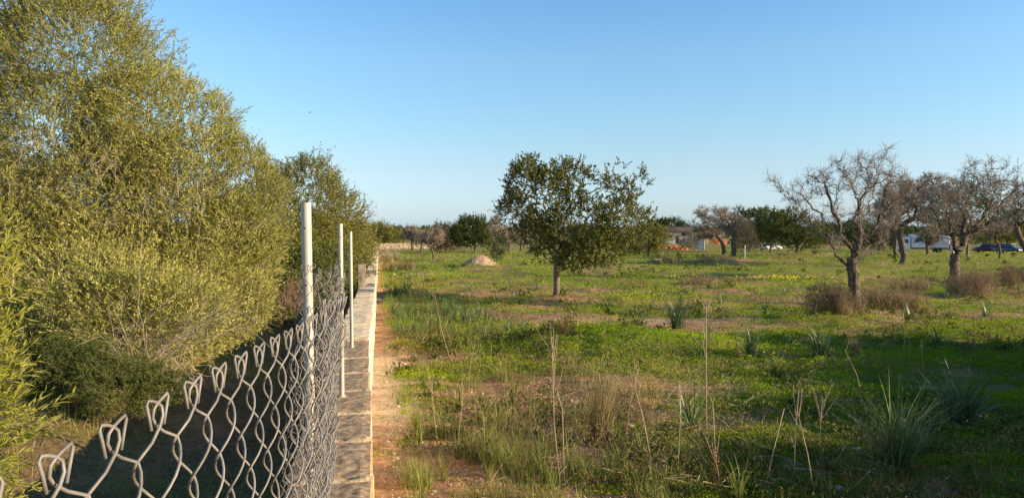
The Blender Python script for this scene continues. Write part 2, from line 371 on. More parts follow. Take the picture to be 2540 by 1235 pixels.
def make_wall():
    t = thing('block_wall', 'long low sandstone block wall running away from the camera between olive thicket and field', 'wall', (0, 0, 0))
    dark, pale, mort, body = G(), G(), G(), G()
    # joints of the near stones fall at these distances
    ys = [-3.3, -2.65, -2.0, -1.35, -.7, -.05, .6, 1.25, 1.9, 2.45, 2.93, 3.55, 4.2, 4.82, 5.5, 6.15, 6.85, 7.95]
    for k in range(len(ys)-1):
        a, b = ys[k], ys[k+1]; j = .03
        xr = wall_right((a+b)/2)+random.uniform(-.008, .008)
        rough_block(dark, a+j, b-j, xr-WW, xr, wall_top(a), wall_top(b), .19, .006, 9, 9, k)
    for a in ys[:-1]+[7.9]:
        xr = wall_right(a)+.004
        rough_block(mort, a-.033, a+.033, xr-WW-.004, xr, wall_top(a)+.001, wall_top(a)+.001, .185, .014, 5, 14, int(a*10) % 50)
    y = 8.0; k = 0
    while y < 74:
        Lb = random.choice((.38, .4, .42)) if y < 30 else .6
        xr = -.115+random.uniform(-.012, .012)
        rough_block(pale, y+.008, y+Lb-.008, xr-WW, xr, wall_top(y)+random.uniform(-.008, .008), wall_top(y+Lb)+random.uniform(-.008, .008), .19, .009, 5, 6, k); y += Lb; k += 1
    # lower courses
    y = -3.3; n = 0
    while y < 74:
        for c in range(5):
            Lb = .8; y0 = y+(.4 if c % 2 else 0)
            xr = wall_right(y0)-.004+random.uniform(-.006, .01); zt = wall_top(y0)-.187-.2*c
            body.box((xr-WW/2, y0+Lb/2, zt-.1), (WW, Lb-.006, .196), jit=.003)
        y += .8; n += 1
    yy = np.arange(-3.3, 74, 1.)
    for q in yy: mort.box((wall_right(q)-WW/2-.004, q+.5, wall_top(q)-.72), (WW-.02, .999, 1.0))
    dark.build('weathered_coping', M['mares_dark'], t)['label'] = 'dark weathered coping stones with crusty grey tops at the near end'
    pale.build('pale_coping', M['mares_pale'], t)['label'] = 'pale cream coping stones farther along'
    body.build('wall_face', M['mares_side'], t); mort.build('mortar', M['mortar'], t)
make_wall()
def stone_post():
    g = G(); x, y = -.41, 18.2; zt = wall_top(y)
    P = [(x, y, zt-.02), (x+.004, y, zt+.2), (x-.004, y, zt+.42), (x+.002, y, zt+.62)]
    for k in range(3):
        g.box((x+random.uniform(-.004, .004), y, zt+.1+k*.205), (.17-.003*k, .13, .207), jit=.006)
    for k in range(4): g.box((x+.02, y-.066, zt+.1+.13*k), (.05, .006, .012), jit=.002, t=0)
    tag(g.build('upright_post', M['post']), 'short weathered grey upright post standing on the left edge of the block wall', 'post')
    for (a, b, dx, lab) in ((17.1, 17.6, 0, 'flat grey slab laid across the block wall in front of the upright post'), (19.6, 20.3, .08, 'flat grey slab on the block wall just beyond the upright post')):
        g = G(); rough_block(g, a, b, -.50+dx*2.2, -.125, wall_top(a)+.045, wall_top(b)+.045, .05, .006, 5, 5, 3)
        tag(g.build('stone_slab', M['slate']), lab, 'slab')
stone_post()

# ------------------------------------------------------------------ poles
def pole(Z, px, ytop, d, lean, holes, label):
    x, y = W((px-1270)/F*Z, Z); zb = wall_top(y)-.03; ztop = EYE-(ytop-560)/F*Z
    t = thing('metal_pole', label, 'pole', (x, y, zb), 0, 'fence poles set in the wall top')
    h = ztop-zb; r = d/2; g = G(); n = 20
    P = [(lean*k/6*h, 0, h*k/6) for k in range(7)]
    g.tube(P, r, n, cap=False)
    g.tube([(lean*h, 0, h), (lean*h, 0, h-.001)], [r, r-.003], n, cap=False)
    g.tube([(lean*h, 0, h-.001), (lean*h, 0, h-.06)], [r-.003, r-.003], n, cap=False)
    g.build('tube', M['pipe'], t, True)
    cdir = np.array([-x, -y, 0.]); cdir /= np.linalg.norm(cdir); side = np.array([cdir[1], -cdir[0], 0])
    g = G()
    for (hz, off) in holes:
        a = np.array([lean*hz, 0, hz])+cdir*math.sqrt(r*r-off*off)+side*off
        g = G(); g.tube([a-cdir*.002, a+cdir*.0015], .0035, 10); g.build('bolt_hole', M['hole'], t)
    g = G(); g.add(*(lambda V, Q: (V, Q))(*tube_arr(np.array([(0, 0, .0), (0, 0, .03), (0, 0, .036)]), np.array([r+.022, r+.014, r]), 14)))
    g.build('cement_collar', M['mortar'], t)
    return t
pole(3.0, 768, 503, .041, -.010, [(1.22+.0, .006), (.99, .005)], 'tallest and nearest of the pale metal fence poles, rising behind the crumpled wire mesh')
pole(5.17, 845.5, 555, .034, -.003, [(1.15, 0), (.98, 0), (.72, 0), (.5, 0)], 'middle pale metal fence pole standing bare on the dark coping')
pole(7.25, 871, 575, .034, -.006, [], 'farthest and thinnest looking pale metal pole at the end of the dark coping')
g = G(); _x, _y = W((845.5-1270)/F*5.17, 5.17)
g.tube([(_x+.02*math.cos(a), _y+.02*math.sin(a), 1.62+.003*math.sin(2*a)) for a in np.linspace(0, 6.28, 16)]+[(_x-.05, _y-.01, 1.628)], .0016, 5)
tag(g.build('wire_tie', M['wire']), 'thin wire tie twisted round the middle metal pole', 'wire tie')

# ------------------------------------------------------------------ chain-link mesh
def chain_link():
    P = np.array([(-.292, -.62), (-.29, .2), (-.288, .46), (-.287, .66), (-.298, .92), (-.305, 1.06), (-.318, 1.28), (-.365, 1.5), (-.425, 1.78), (-.455, 1.93), (-.535, 2.25), (-.56, 2.4),
                  (-.625, 2.63), (-.645, 2.76), (-.60, 2.72), (-.66, 2.6), (-.72, 2.70), (-.69, 2.86), (-.76, 2.92), (-.835, 2.945), (-.872, 3.02), (-.845, 3.09), (-.78, 3.07), (-.74, 2.99)])
    tp = np.array([.142, .142, .143, .139, .140, .143, .140, .150, .17, .178, .19, .18, .14, .15, .19, .21, .17, .19, .165, .16, .158, .16, .165, .17])
    # smooth the plan curve
    s = np.r_[0, np.cumsum(np.linalg.norm(np.diff(P, axis=0), axis=1))]
    q = np.arange(0, s[-1], .004); L = np.interp(q, s, P[:, 0]); Z = np.interp(q, s, P[:, 1]); T = np.interp(q, s, tp)
    ker = np.hanning(17); ker /= ker.sum()
    sm = lambda a: np.convolve(np.pad(a, 8, mode='edge'), ker, 'valid')
    L, Z, T = sm(L), sm(Z), sm(T); q = np.r_[0, np.cumsum(np.hypot(np.diff(L), np.diff(Z)))]
    tot = q[-1]; p = .033; v = .092; amp = .0085; nw = int(tot/p)-1; H = .98; g = G()
    # phase so that the visible hooks fall at Z=.66+.066k on the near run
    u0 = np.interp(.66, Z[:int(len(Z)*.5)], q[:int(len(Z)*.5)]) % (2*p)
    def pos(u, wv, dz):
        l = np.interp(u, q, L); z = np.interp(u, q, Z); t = np.interp(u, q, T)
        du = .006; tl = np.interp(u+du, q, L)-np.interp(u-du, q, L); tz = np.interp(u+du, q, Z)-np.interp(u-du, q, Z); n = np.hypot(tl, tz)+1e-9
        far = sst(1.0, 1.6, z)
        lean = -.085*dz*far - .010*dz
        wob = far*.03*noise3(u*9, dz*7, 0, 5)
        l = l + (tz/n)*(wv+wob) + lean; z = z - (tl/n)*(wv+wob) + far*.03*noise3(u*7+9, dz*5, 0, 6)
        zz = EYE - t - dz + far*.012*noise3(u*11, dz*9, 0, 8)
        x, y = l*CY+z*SY, -l*SY+z*CY
        return np.stack([x, y, zz], -1)
    for k in range(nw):
        uc = u0+(k-.5)*p - 2*p
        if uc < p or uc > tot-p: continue
        # wires whose top node pairs: even k with k+1
        zt = .041                       # first crossing below the hook top
        th = np.arange(0, 2*np.pi*(H/v), 2*np.pi/14)
        phase = 0 if k % 2 == 0 else np.pi
        # at dz=zt even wires are at +extreme + pi ... they meet the neighbour outside the hook pair
        ang = th+phase+np.pi
        tri = np.cos(ang); sh = np.arcsin(np.clip(tri*.985, -1, 1))/np.arcsin(.985)
        uu = uc+(p/2+.0016)*(.62*sh+.38*tri)
        wv = amp*np.sin(ang)
        dz = zt+th/(2*np.pi)*v
        rad = np.full(len(uu), .00165)
        # top hook: even wire comes in from the left, odd from the right, cross at the hook
        sgn = 1 if k % 2 == 0 else -1
        hk = uc+sgn*p/2                  # hook position shared by the pair
        # the end rises to the top, folds outwards over its neighbour and hangs down again
        hs = [(hk-sgn*.0095, .023, -.0005), (hk-sgn*.012, .012, -.001), (hk-sgn*.0150, .0015, -.0015), (hk-sgn*.013, -.0018, -.0015), (hk-sgn*.0065, .000, -.001), (hk-sgn*.000, .003, .0), (hk+sgn*.0045, .007, .001), (hk+sgn*.0045, .014, .002), (hk-sgn*.001, .021, .0025), (hk-sgn*.016, .031, .003)]
        pu = np.r_[[a for a, _, _ in hs], uu]; pd = np.r_[[b for _, b, _ in hs], dz]; pw = np.r_[[sgn*c for _, _, c in hs], wv]
        pts = pos(pu, pw, pd); g.tube(pts, .00135, 7)
    me = g.build('wire_mesh', M['wire'], None, True)
    tag(me, 'slack grey chain-link fence with a hooked top edge, crumpled round the nearest pole', 'fence')
    # loose straining wire seen crossing the folds
    g = G(); 
    return me
chain_link()
exec_parts = True

# ------------------------------------------------------------------ trees
def spacecol(att, start, D=.15, di=1.5, dk=.3, iters=140, seed=1, wob=.25, up=.05):
    att = att[att[:, 2] > start[-1][2]-.05] if (att[:, 2] > start[-1][2]-.05).sum() > 40 else att
    r = np.random.default_rng(seed)
    cap = 9000; Nd = np.zeros((cap, 3)); par = np.full(cap, -1); kids = np.zeros(cap, int)
    for i, p in enumerate(start): Nd[i] = p; par[i] = i-1
    n = len(start); kids[:n-1] = 1
    d = np.linalg.norm(att[:, None]-Nd[None, :n], axis=2); near = d.argmin(1); nd = d.min(1)
    alive = np.ones(len(att), bool)
    for it in range(iters):
        act = alive & (nd < di) if (alive & (nd < di)).any() else alive
        if not act.any() or n > cap-400: break
        ids = near[act]; v = unit(att[act]-Nd[ids])
        acc = np.zeros((n, 3)); np.add.at(acc, ids, v)
        g_ = np.unique(ids); g_ = g_[kids[g_] < 4]
        if not len(g_): break
        dr = unit(unit(acc[g_])+r.normal(size=(len(g_), 3))*wob+np.array([0, 0, up]))
        new = Nd[g_]+dr*D; m = len(new)
        Nd[n:n+m] = new; par[n:n+m] = g_; kids[g_] += 1
        dd = np.linalg.norm(att[:, None]-new[None], axis=2); mi = dd.argmin(1); md = dd.min(1)
        b = md < nd; near[b] = n+mi[b]; nd[b] = md[b]; alive &= nd > dk; n += m
    return Nd[:n], par[:n]
def skin(Nd, par, rtip=.006, expo=2.3, rmax=None, n=6, flare=True):
    N = len(Nd); a = np.zeros(N); haskid = np.zeros(N, bool); haskid[par[1:]] = True
    w_ = np.where(haskid, 0, rtip**expo)
    for i in range(N-1, 0, -1): w_[par[i]] += w_[i]
    rad = w_**(1/expo)
    if rmax: rad = rad*1.0; rad = np.where(rad > rtip*2, rtip*2+(rad-rtip*2)*(rmax-rtip*2)/(rad[0]-rtip*2), rad)
    P1 = Nd[1:]; P0 = Nd[par[1:]]; D = np.zeros((N, 3)); D[1:] = unit(P1-P0); D[0] = D[1]
    r1 = rad[1:]; r0 = np.minimum(rad[par[1:]], r1*1.5)
    if flare: 
        zz = Nd[:, 2]-Nd[0, 2]; 
        r0 = r0*(1+.5*np.exp(-zz[par[1:]]/.15)*(par[1:] < 6)); r1 = r1*(1+.5*np.exp(-zz[1:]/.15)*(np.arange(1, N) < 6))
    return P0, P1, r0, r1, D[par[1:]], D[1:], rad
def in_blobs(blobs, n, r, shell=0.):
    """random points in a union of ellipsoids"""
    vol = np.array([b[3]*b[4]*b[5] for b in blobs]); vol = vol/vol.sum(); out = []
    k = r.choice(len(blobs), n, p=vol); B = np.array(blobs)
    d = unit(r.normal(size=(n, 3))); rr = r.uniform(shell, 1, n)**(1/3.)
    return B[k, :3]+d*rr[:, None]*B[k, 3:6]
def gather_trunk(pts, jit, r, step=.18):
    out = []
    for a, b in zip(pts[:-1], pts[1:]):
        a = np.array(a, float); b = np.array(b, float); m = max(1, int(np.linalg.norm(b-a)/step))
        out += [a+(b-a)*i/m+r.normal(size=3)*jit*np.array([1, 1, .3]) for i in range(m)]
    return out+[np.array(pts[-1], float)]
def bare_tree(name, label, loc, rz, trunk, blobs, natt, rmax, seed, D=.14, twigs=2200, tl=.28, group=None, rtip=.009, branches=(), di=1.6, dk=.28, tr=.006, moss=0):
    r = np.random.default_rng(seed)
    att = in_blobs(blobs, natt, r)
    st = gather_trunk(trunk, .02, r)
    Nd, par = spacecol(att, st, D, di, dk, 160, seed, .38, .03)
    P0, P1, r0, r1, D0, D1, rad = skin(Nd, par, rtip, 2.1, rmax)
    t = thing(name, label, 'tree', loc, rz, group)
    big = r1 > max(.018, rtip*1.6)
    # gnarl the thick limbs
    V, Q = seg_tubes(P0[big], P1[big], r0[big], r1[big], D0[big], D1[big], 9)
    V = V+0.18*np.minimum(.14, .05+0*V[:, :1])*np.stack([fbm(V[:, 0]*9, V[:, 1]*9, V[:, 2]*5, 3+q, 2) for q in range(3)], 1)*2.4
    mk('trunk', V, Q, None, M['bark_almond'], None, True, t)
    sm_ = ~big
    # twigs
    cand = np.where(rad < max(.03, rtip*2.2))[0]; cand = cand[cand > len(st)]
    k = r.choice(cand, twigs); B = Nd[k]; dirp = unit(Nd[k]-Nd[par[k]])
    d = unit(dirp*.5+r.normal(size=(twigs, 3))*.75+np.array([0, 0, .45])); L = tl*r.uniform(.3, 1.2, twigs)
    m1 = B+d*L[:, None]*.5; d2 = unit(d+r.normal(size=d.shape)*.35); e1 = m1+d2*L[:, None]*.5
    k2 = r.integers(0, twigs, twigs); B2 = m1[k2]; d3 = unit(d[k2]+r.normal(size=d.shape)*.8); e2 = B2+d3*L[k2][:, None]*.45
    A0 = np.vstack([P0[sm_], B, m1, B2]); A1 = np.vstack([P1[sm_], m1, e1, e2])
    R0 = np.r_[r0[sm_], np.full(twigs, tr), np.full(twigs, tr*.85), np.full(twigs, tr*.7)]; R1 = np.r_[r1[sm_], np.full(twigs, tr*.85), np.full(twigs, tr*.5), np.full(twigs, tr*.4)]
    V, Q = seg_tubes(A0, A1, R0, R1, n=4)
    mk('branches', V, Q, None, M['bark_twig'], None, True, t)
    if moss:
        k = r.choice(cand, moss); B = Nd[k]+r.normal(size=(moss, 3))*.02
        V, Q, tt = leaves(B, r.normal(size=(moss, 3))-np.array([0, 0, .5]), .045, .03, None, r)
        mk('husks', V, Q, None, M['hull'], tt, False, t)
    return t
M['hull'] = leafm('dry_husk', (.05, .04, .03), (.09, .07, .05), None, .1)
def crown_leaves(blobs, ntw, per, ll, lw, twl, seed, up=.5, inner=.45, lump=.22, lf=1.1, gap=-.45, front=None, spread=.55, deep=.25):
    """leafy twigs filling lumpy ellipsoids; a noise field leaves holes for the sky"""
    r = np.random.default_rng(seed); B = np.array(blobs, float)
    ar = B[:, 3]*B[:, 5]+B[:, 3]*B[:, 4]+B[:, 4]*B[:, 5]; ar = ar/ar.sum()
    m = int(ntw*2.6); k = r.choice(len(B), m, p=ar); d = unit(r.normal(size=(m, 3)))
    rr = 1-np.abs(r.normal(size=m))*inner; rr = np.clip(rr, .15, 1.08)
    lumpn = 1+lump*fbm(d[:, 0]*2.2+k*7.7, d[:, 1]*2.2, d[:, 2]*2.2, seed, 3)*1.5
    P = B[k, :3]+d*(rr*lumpn)[:, None]*B[k, 3:6]
    keep = fbm(P[:, 0]*lf, P[:, 1]*lf, P[:, 2]*lf, seed+3, 2) > gap
    # thin out what lies deep inside any blob
    q = ((P[:, None]-B[None, :, :3])/B[None, :, 3:6]); dep = np.sqrt((q**2).sum(2)).min(1)
    keep &= (dep > .55) | (r.uniform(size=m) < deep)
    if front is not None:
        f = np.array(front, float); c = (B[:, :3]*ar[:, None]).sum(0)
        s_ = ((P-c)@f); keep &= (s_ > -.3) | (r.uniform(size=m) < .35)
    P = P[keep][:ntw]; k = k[keep][:ntw]; n = len(P)
    out = unit((P-B[k, :3])/B[k, 3:6]**1.0); dirs = unit(out*.8+np.array([0, 0, up])+r.normal(size=(n, 3))*.45)
    tw = np.repeat(np.arange(n), per); s_ = np.tile(np.linspace(.05, 1, per), n)+r.uniform(-.04, .04, n*per)
    L = (twl*r.uniform(.6, 1.3, n))[tw]; sag = r.normal(size=(n, 3))[tw]*.15
    base = P[tw]+dirs[tw]*(s_*L)[:, None]+sag*(s_**2*L)[:, None]
    ld = unit(dirs[tw]*.75+r.normal(size=(n*per, 3))*spread)
    tint = np.clip(r.uniform(0, 1, n)[tw]*.6+r.uniform(0, .5, n*per), 0, 1)
    V, Q, t = leaves(base, ld, ll*r.uniform(.7, 1.25, n*per), lw*r.uniform(.8, 1.2, n*per), tint, r)
    return V, Q, t, P, dirs, twl
def leafy_tree(name, label, cat, loc, rz, trunk, blobs, leaf, mleaf, mbark, seed, rmax=.1, natt=260, ntw=3000, per=10, group=None, D=.2, tw=.004, rtip=.008, part='foliage', **kw):
    t = thing(name, label, cat, loc, rz, group); r = np.random.default_rng(seed)
    att = in_blobs([tuple(b[:3])+tuple(np.array(b[3:])*.85) for b in blobs], natt, r)
    st = gather_trunk(trunk, .015, r, D)
    Nd, par = spacecol(att, st, D, 3.5, D*2, 120, seed, .25, .05)
    P0, P1, r0, r1, D0, D1, rad = skin(Nd, par, rtip, 2.2, rmax)
    V, Q = seg_tubes(P0, P1, r0, r1, D0, D1, 7)
    mk('trunk', V, Q, None, M[mbark], None, True, t)
    V, Q, tt, P, dirs, twl = crown_leaves(blobs, ntw, per, leaf[0], leaf[1], leaf[2], seed, **kw)
    mk(part, V, Q, None, M[mleaf], tt, False, t)
    V, Q = seg_tubes(P, P+dirs*twl, np.full(len(P), tw), np.full(len(P), tw*.5), n=3)
    mk('twigs', V, Q, None, M[mbark], None, False, t)
    return t
CAMR = -YAW
def at(px, Z, yb=None):
    x, y = W((px-1270)/F*Z, Z); return (x, y, gz(x, y))
def rel(o, px, y, Z):
    """camera-frame offset of an image point at depth Z from the object's base"""
    L0 = o[0]*CY-o[1]*SY; Z0 = o[0]*SY+o[1]*CY
    return ((px-1270)/F*Z-L0, Z-Z0, EYE-(y-560)/F*Z-o[2])

# -- central carob
o = at(1382, 26.5)
def B(px, y, rx, rz, Z, ry=None, o_=None):
    oo = o if o_ is None else o_; s = Z/F; c = rel(oo, px, y, Z); return (c[0], c[1], c[2], rx*s, (ry if ry else min(rx, rz)*1.1*s), rz*s)
bl = [B(1345, 480, 95, 95, 26.3, 1.2), B(1300, 445, 55, 62, 26.5), B(1275, 520, 48, 55, 26.8), B(1310, 405, 38, 34, 26.5), B(1420, 440, 58, 55, 26.6), B(1430, 560, 120, 90, 26.2, 1.4),
      B(1545, 440, 50, 52, 26.7), B(1585, 470, 40, 60, 26.9), B(1550, 545, 75, 80, 26.4, 1.2), B(1490, 612, 85, 45, 26, 1.1), B(1430, 630, 60, 34, 26.1, 1.0), B(1545, 402, 20, 28, 26.6), B(1392, 395, 24, 22, 26.4), B(1592, 420, 18, 20, 26.9), B(1330, 585, 50, 40, 26.6)]
ct = leafy_tree('carob_tree', 'broad young carob tree with one straight trunk and two-lobed crown, middle of the field', 'tree', o, CAMR,
    [(0, 0, -.1), (-.02, 0, .5), (-.03, 0, 1.1), (.03, 0, 1.55)], bl, (.105, .045, .26), 'carob', 'bark_carob', 21, rmax=.115, natt=420, ntw=3300, per=11, D=.16, tw=.006, rtip=.011, up=.55, inner=.33, lump=.32, gap=-.2, lf=1.7, spread=.5)
ct.scale = (.97, .97, .945)

# -- almonds on the right
o = at(2122, 21.7)
s = 21.7/F
def PT(px, y, Z=None, o_=None): return rel(o if o_ is None else o_, px, y, Z or s*F)
bl = [B(2050, 450, 75, 45, 21.7, .8), B(1960, 480, 60, 40, 21.5, .6), B(2110, 430, 50, 60, 21.8, .8), B(2190, 450, 55, 70, 21.9, .9), B(2205, 375, 22, 32, 21.7, .4), B(2100, 540, 60, 40, 21.5, .7), B(2190, 545, 55, 40, 21.9, .8), B(1905, 445, 25, 18, 21.4, .4), B(2030, 540, 40, 30, 21.5, .5), B(2240, 470, 30, 50, 22, .7), B(2125, 400, 30, 25, 21.8, .4), B(2110, 615, 70, 45, 21.6, .5), B(2060, 590, 45, 30, 21.5, .5), B(2165, 600, 45, 35, 21.8, .5)]
bare_tree('almond_tree', 'nearest leafless almond tree with a forked gnarled trunk and wide spreading bare branches', o, CAMR, [(0, 0, -.1), (-.03, 0, .4), (-.02, 0, .85), (-.03, 0, .98)], bl, 560, .165, 31, D=.15, twigs=3000, tl=.38, rtip=.0085, di=2.2, dk=.27, tr=.0038, group='leafless almond trees', moss=500)
o = at(2368, 37.5)
bl = [B(2420, 470, 65, 50, 37.5, 1.6), B(2440, 405, 40, 25, 37.5, 1), B(2340, 500, 60, 50, 37.2, 1.5), B(2490, 480, 45, 55, 37.8, 1.5), B(2420, 560, 80, 35, 37.5, 1.5), B(2395, 425, 30, 25, 37.4, .8), B(2500, 420, 25, 30, 37.5, .8), B(2310, 560, 35, 40, 37.1, 1)]
bare_tree('almond_tree', 'leafless almond tree with a low V-shaped fork in the brown shrubs at far right', o, CAMR, [(0, 0, -.1), (.03, 0, .5), (.0, 0, 1.1), (.05, 0, 1.5)], bl, 620, .23, 32, D=.24, twigs=2300, tl=.5, rtip=.013, di=3.5, dk=.42, group='leafless almond trees', tr=.008, moss=400)
o = at(2240, 59)
bl = [B(2240, 500, 70, 60, 59, 2.2), B(2310, 480, 70, 55, 59, 2.2), B(2190, 530, 40, 40, 59, 1.5), B(2340, 540, 60, 30, 59, 2)]
bare_tree('almond_tree', 'dense twiggy almond tree with a thick bent trunk standing between the two large bare almonds', o, CAMR, [(0, 0, -.1), (.1, 0, .6), (-.05, 0, 1.3), (-.25, 0, 2.2), (-.2, 0, 2.9)], bl, 900, .25, 33, D=.3, twigs=4200, tl=.6, rtip=.02, di=5, dk=.5, group='leafless almond trees', tr=.014, moss=0)
o = at(2222, 78)
bl = [B(2205, 520, 45, 45, 78, 2), B(2250, 490, 50, 45, 78, 2)]
a4 = bare_tree('almond_tree', 'almond tree half hidden behind the thick bent trunk', o, CAMR, [(0, 0, -.1), (-.1, 0, 1.), (.05, 0, 2.2), (.0, 0, 3.2)], bl, 500, .19, 34, D=.35, twigs=1800, tl=.7, rtip=.022, di=5, dk=.6, group='leafless almond trees', tr=.016)
o = at(2560, 55)
bl = [B(2530, 520, 50, 40, 55, 1.6), B(2570, 490, 60, 50, 55, 2), B(2520, 470, 20, 25, 55, 1)]
bare_tree('almond_tree', 'leaning almond tree cut by the right edge of the view', o, CAMR, [(0, 0, -.1), (-.3, 0, 1.), (-.75, 0, 1.9), (-1.1, 0, 2.7)], bl, 600, .2, 35, D=.28, twigs=2200, tl=.5, rtip=.018, di=4, dk=.45, group='leafless almond trees', tr=.012)
# two almonds in front of the ruined house
o = at(1820, 89)
bl = [B(1815, 560, 45, 25, 89, 2), B(1790, 540, 30, 28, 89, 1.5), B(1780, 520, 18, 14, 89, 1), B(1850, 560, 25, 20, 89, 1.3)]
a6 = bare_tree('almond_tree', 'small leafless almond tree with a dark upright trunk beside the broom-shaped sapling', o, CAMR, [(0, 0, -.1), (.02, 0, .9), (-.05, 0, 1.7), (.1, 0, 2.2)], bl, 450, .3, 36, D=.35, twigs=2000, tl=.65, rtip=.02, di=5, dk=.6, group='leafless almond trees', tr=.016)
o = at(1795, 98)
bl = [B(1770, 560, 38, 28, 98, 2), B(1740, 535, 24, 24, 98, 1.5), B(1800, 530, 20, 18, 98, 1), B(1735, 570, 25, 14, 98, 1)]
a7 = bare_tree('almond_tree', 'leafless almond tree leaning left in front of the ruined house', o, CAMR, [(0, 0, -.1), (.05, 0, .8), (-.2, 0, 1.8), (-1.0, 0, 2.7)], bl, 450, .26, 37, D=.35, twigs=1800, tl=.7, rtip=.02, di=6, dk=.6, group='leafless almond trees', tr=.016)
# small bare trees on the left of the field
o = at(1076, 76)
bl = [B(1075, 590, 34, 18, 76, 1.2), B(1090, 575, 10, 10, 76, .6), B(1050, 600, 16, 12, 76, .8)]
bare_tree('bare_fruit_tree', 'small grey bare tree between the block wall and the gravel heap', o, CAMR, [(0, 0, -.1), (-.05, 0, .6), (-.25, 0, 1.2)], bl, 350, .11, 38, D=.22, twigs=1400, tl=.5, rtip=.012, di=4, dk=.4, tr=.012)
o = at(1233, 72)
bl = [B(1225, 570, 16, 24, 72, .8), B(1232, 545, 16, 12, 72, .7), B(1245, 580, 18, 10, 72, .7)]
bare_tree('bare_fruit_tree', 'thin pale bare tree rising just behind the right end of the gravel heap', o, CAMR, [(0, 0, -.1), (.05, 0, .7), (-.3, 0, 1.4), (-.35, 0, 2.2)], bl, 250, .11, 39, D=.2, twigs=900, tl=.45, rtip=.013, di=4, dk=.4, tr=.012)

# -- big wild olive on the left, built from blobs in the camera frame
def CF(lst, o_): 
    L0 = o_[0]*CY-o_[1]*SY; Z0 = o_[0]*SY+o_[1]*CY
    return [(l-L0, z-Z0, h-o_[2], a, b, c) for (l, z, h, a, b, c) in lst]
x, y = W(-6.9, 11); o = (x, y, gz(x, y))
bl = CF([(-8.4, 11.6, 3.9, 2.9, 2.4, 2.7), (-6.3, 11, 4.15, 1.1, 1.5, 1.5), (-5.2, 11, 3.55, 1.05, 1.2, 1.0), (-4.62, 11, 2.7, 1.3, 1.3, 1.0), (-5.6, 10.6, 2.3, 1.5, 1.5, 1.2), (-5.4, 10, 1.5, 1.55, 1.4, .95),
          (-7.4, 9.6, 1.9, 2.1, 1.5, 1.35), (-9.3, 10, 2.6, 2.3, 1.8, 2.1), (-4.9, 8.6, 1.35, 1.15, .9, .6), (-3.9, 7.7, 1.3, .95, .7, .5), (-6.6, 10.6, 3.2, 1.6, 1.4, 1.2), (-4.55, 10.9, 2.0, .75, .9, .7), (-4.5, 9.6, 1.25, .85, .9, .55), (-6.0, 8.0, 1.15, 1.0, .8, .5), (-5.0, 7.4, 1.05, .7, .5, .35), (-3.95, 10.6, 1.95, .6, .9, .75), (-3.9, 10.2, 1.2, .5, .8, .45), (-6.6, 11.2, 5.0, 1.0, 1.2, .9)], o)
ol = leafy_tree('wild_olive', 'huge bushy yellow-green wild olive filling the left of the view behind the wire mesh', 'tree', o, CAMR,
    [(0, 0, -.1), (.1, 0, .5), (0, 0, 1.1)], bl, (.045, .0125, .18), 'olive', 'bark_olive', 51, rmax=.2, natt=420, ntw=62000, per=11, D=.25, tw=.0024, rtip=.007, up=.55, inner=.14, lump=.2, deep=.6, lf=1.0, gap=-.75, front=(.35, -.9, 0), spread=.42)
def dry_twigs(name, par, blobs, n, L, rad, matn, seed, d0=(0, 0, 1), sp=.6, forks=2, curve=.3):
    r = np.random.default_rng(seed); P = in_blobs(blobs, n, r); d = unit(np.array(d0)+r.normal(size=(n, 3))*sp); A0, A1, R0, R1 = [], [], [], []
    Ls = L*r.uniform(.4, 1.2, n)
    def grow(P, d, Ls, rd, k):
        for q in range(3):
            e = P+d*(Ls/3)[:, None]; A0.append(P); A1.append(e); R0.append(np.full(len(P), rd*(1-.2*q))); R1.append(np.full(len(P), rd*(.8-.2*q)))
            if k: grow(P+(e-P)*.6, unit(d+r.normal(size=d.shape)*.6), Ls*.45, rd*.6, k-1)
            P = e; d = unit(d+r.normal(size=d.shape)*curve*.5-np.array([0, 0, .06]))
    grow(P, d, Ls, rad, forks)
    V, Q = seg_tubes(np.vstack(A0), np.vstack(A1), np.concatenate(R0), np.concatenate(R1), n=4)
    return mk(name, V, Q, None, M[matn], None, False, par)
dry_twigs('dead_twigs', ol, CF([(-7.5, 9.2, 2.6, 1.6, .6, .7), (-5.6, 9.6, 2.4, 1.0, .5, .8), (-6.5, 9.4, 3.0, 1.2, .5, .6), (-4.6, 9.9, 2.2, .8, .5, .7), (-5.5, 8.6, 1.3, 1., .5, .4)], o), 300, .55, .0036, 'twig_dry', 61, (.2, -.2, .9), .5, 2)
# dead brush leaning down towards the fence
x2, y2 = W(-3.6, 7.2); o2 = (x2, y2, gz(x2, y2))
t = thing('dead_brush', 'pale tangle of dead twigs and long dry stems at the foot of the big olive', 'brush', o2, CAMR)
dry_twigs('stems', t, CF([(-3.7, 7.0, .95, .45, .4, .15), (-3.3, 6.9, .95, .3, .3, .12)], o2), 70, .5, .0032, 'twig_dry', 62, (.35, -.1, .35), .6, 2)
dry_twigs('long_stems', t, CF([(-3.7, 7.1, .95, .25, .2, .1)], o2), 16, 1.9, .004, 'twig_dry', 63, (1.3, .2, .75), .16, 1, .12)
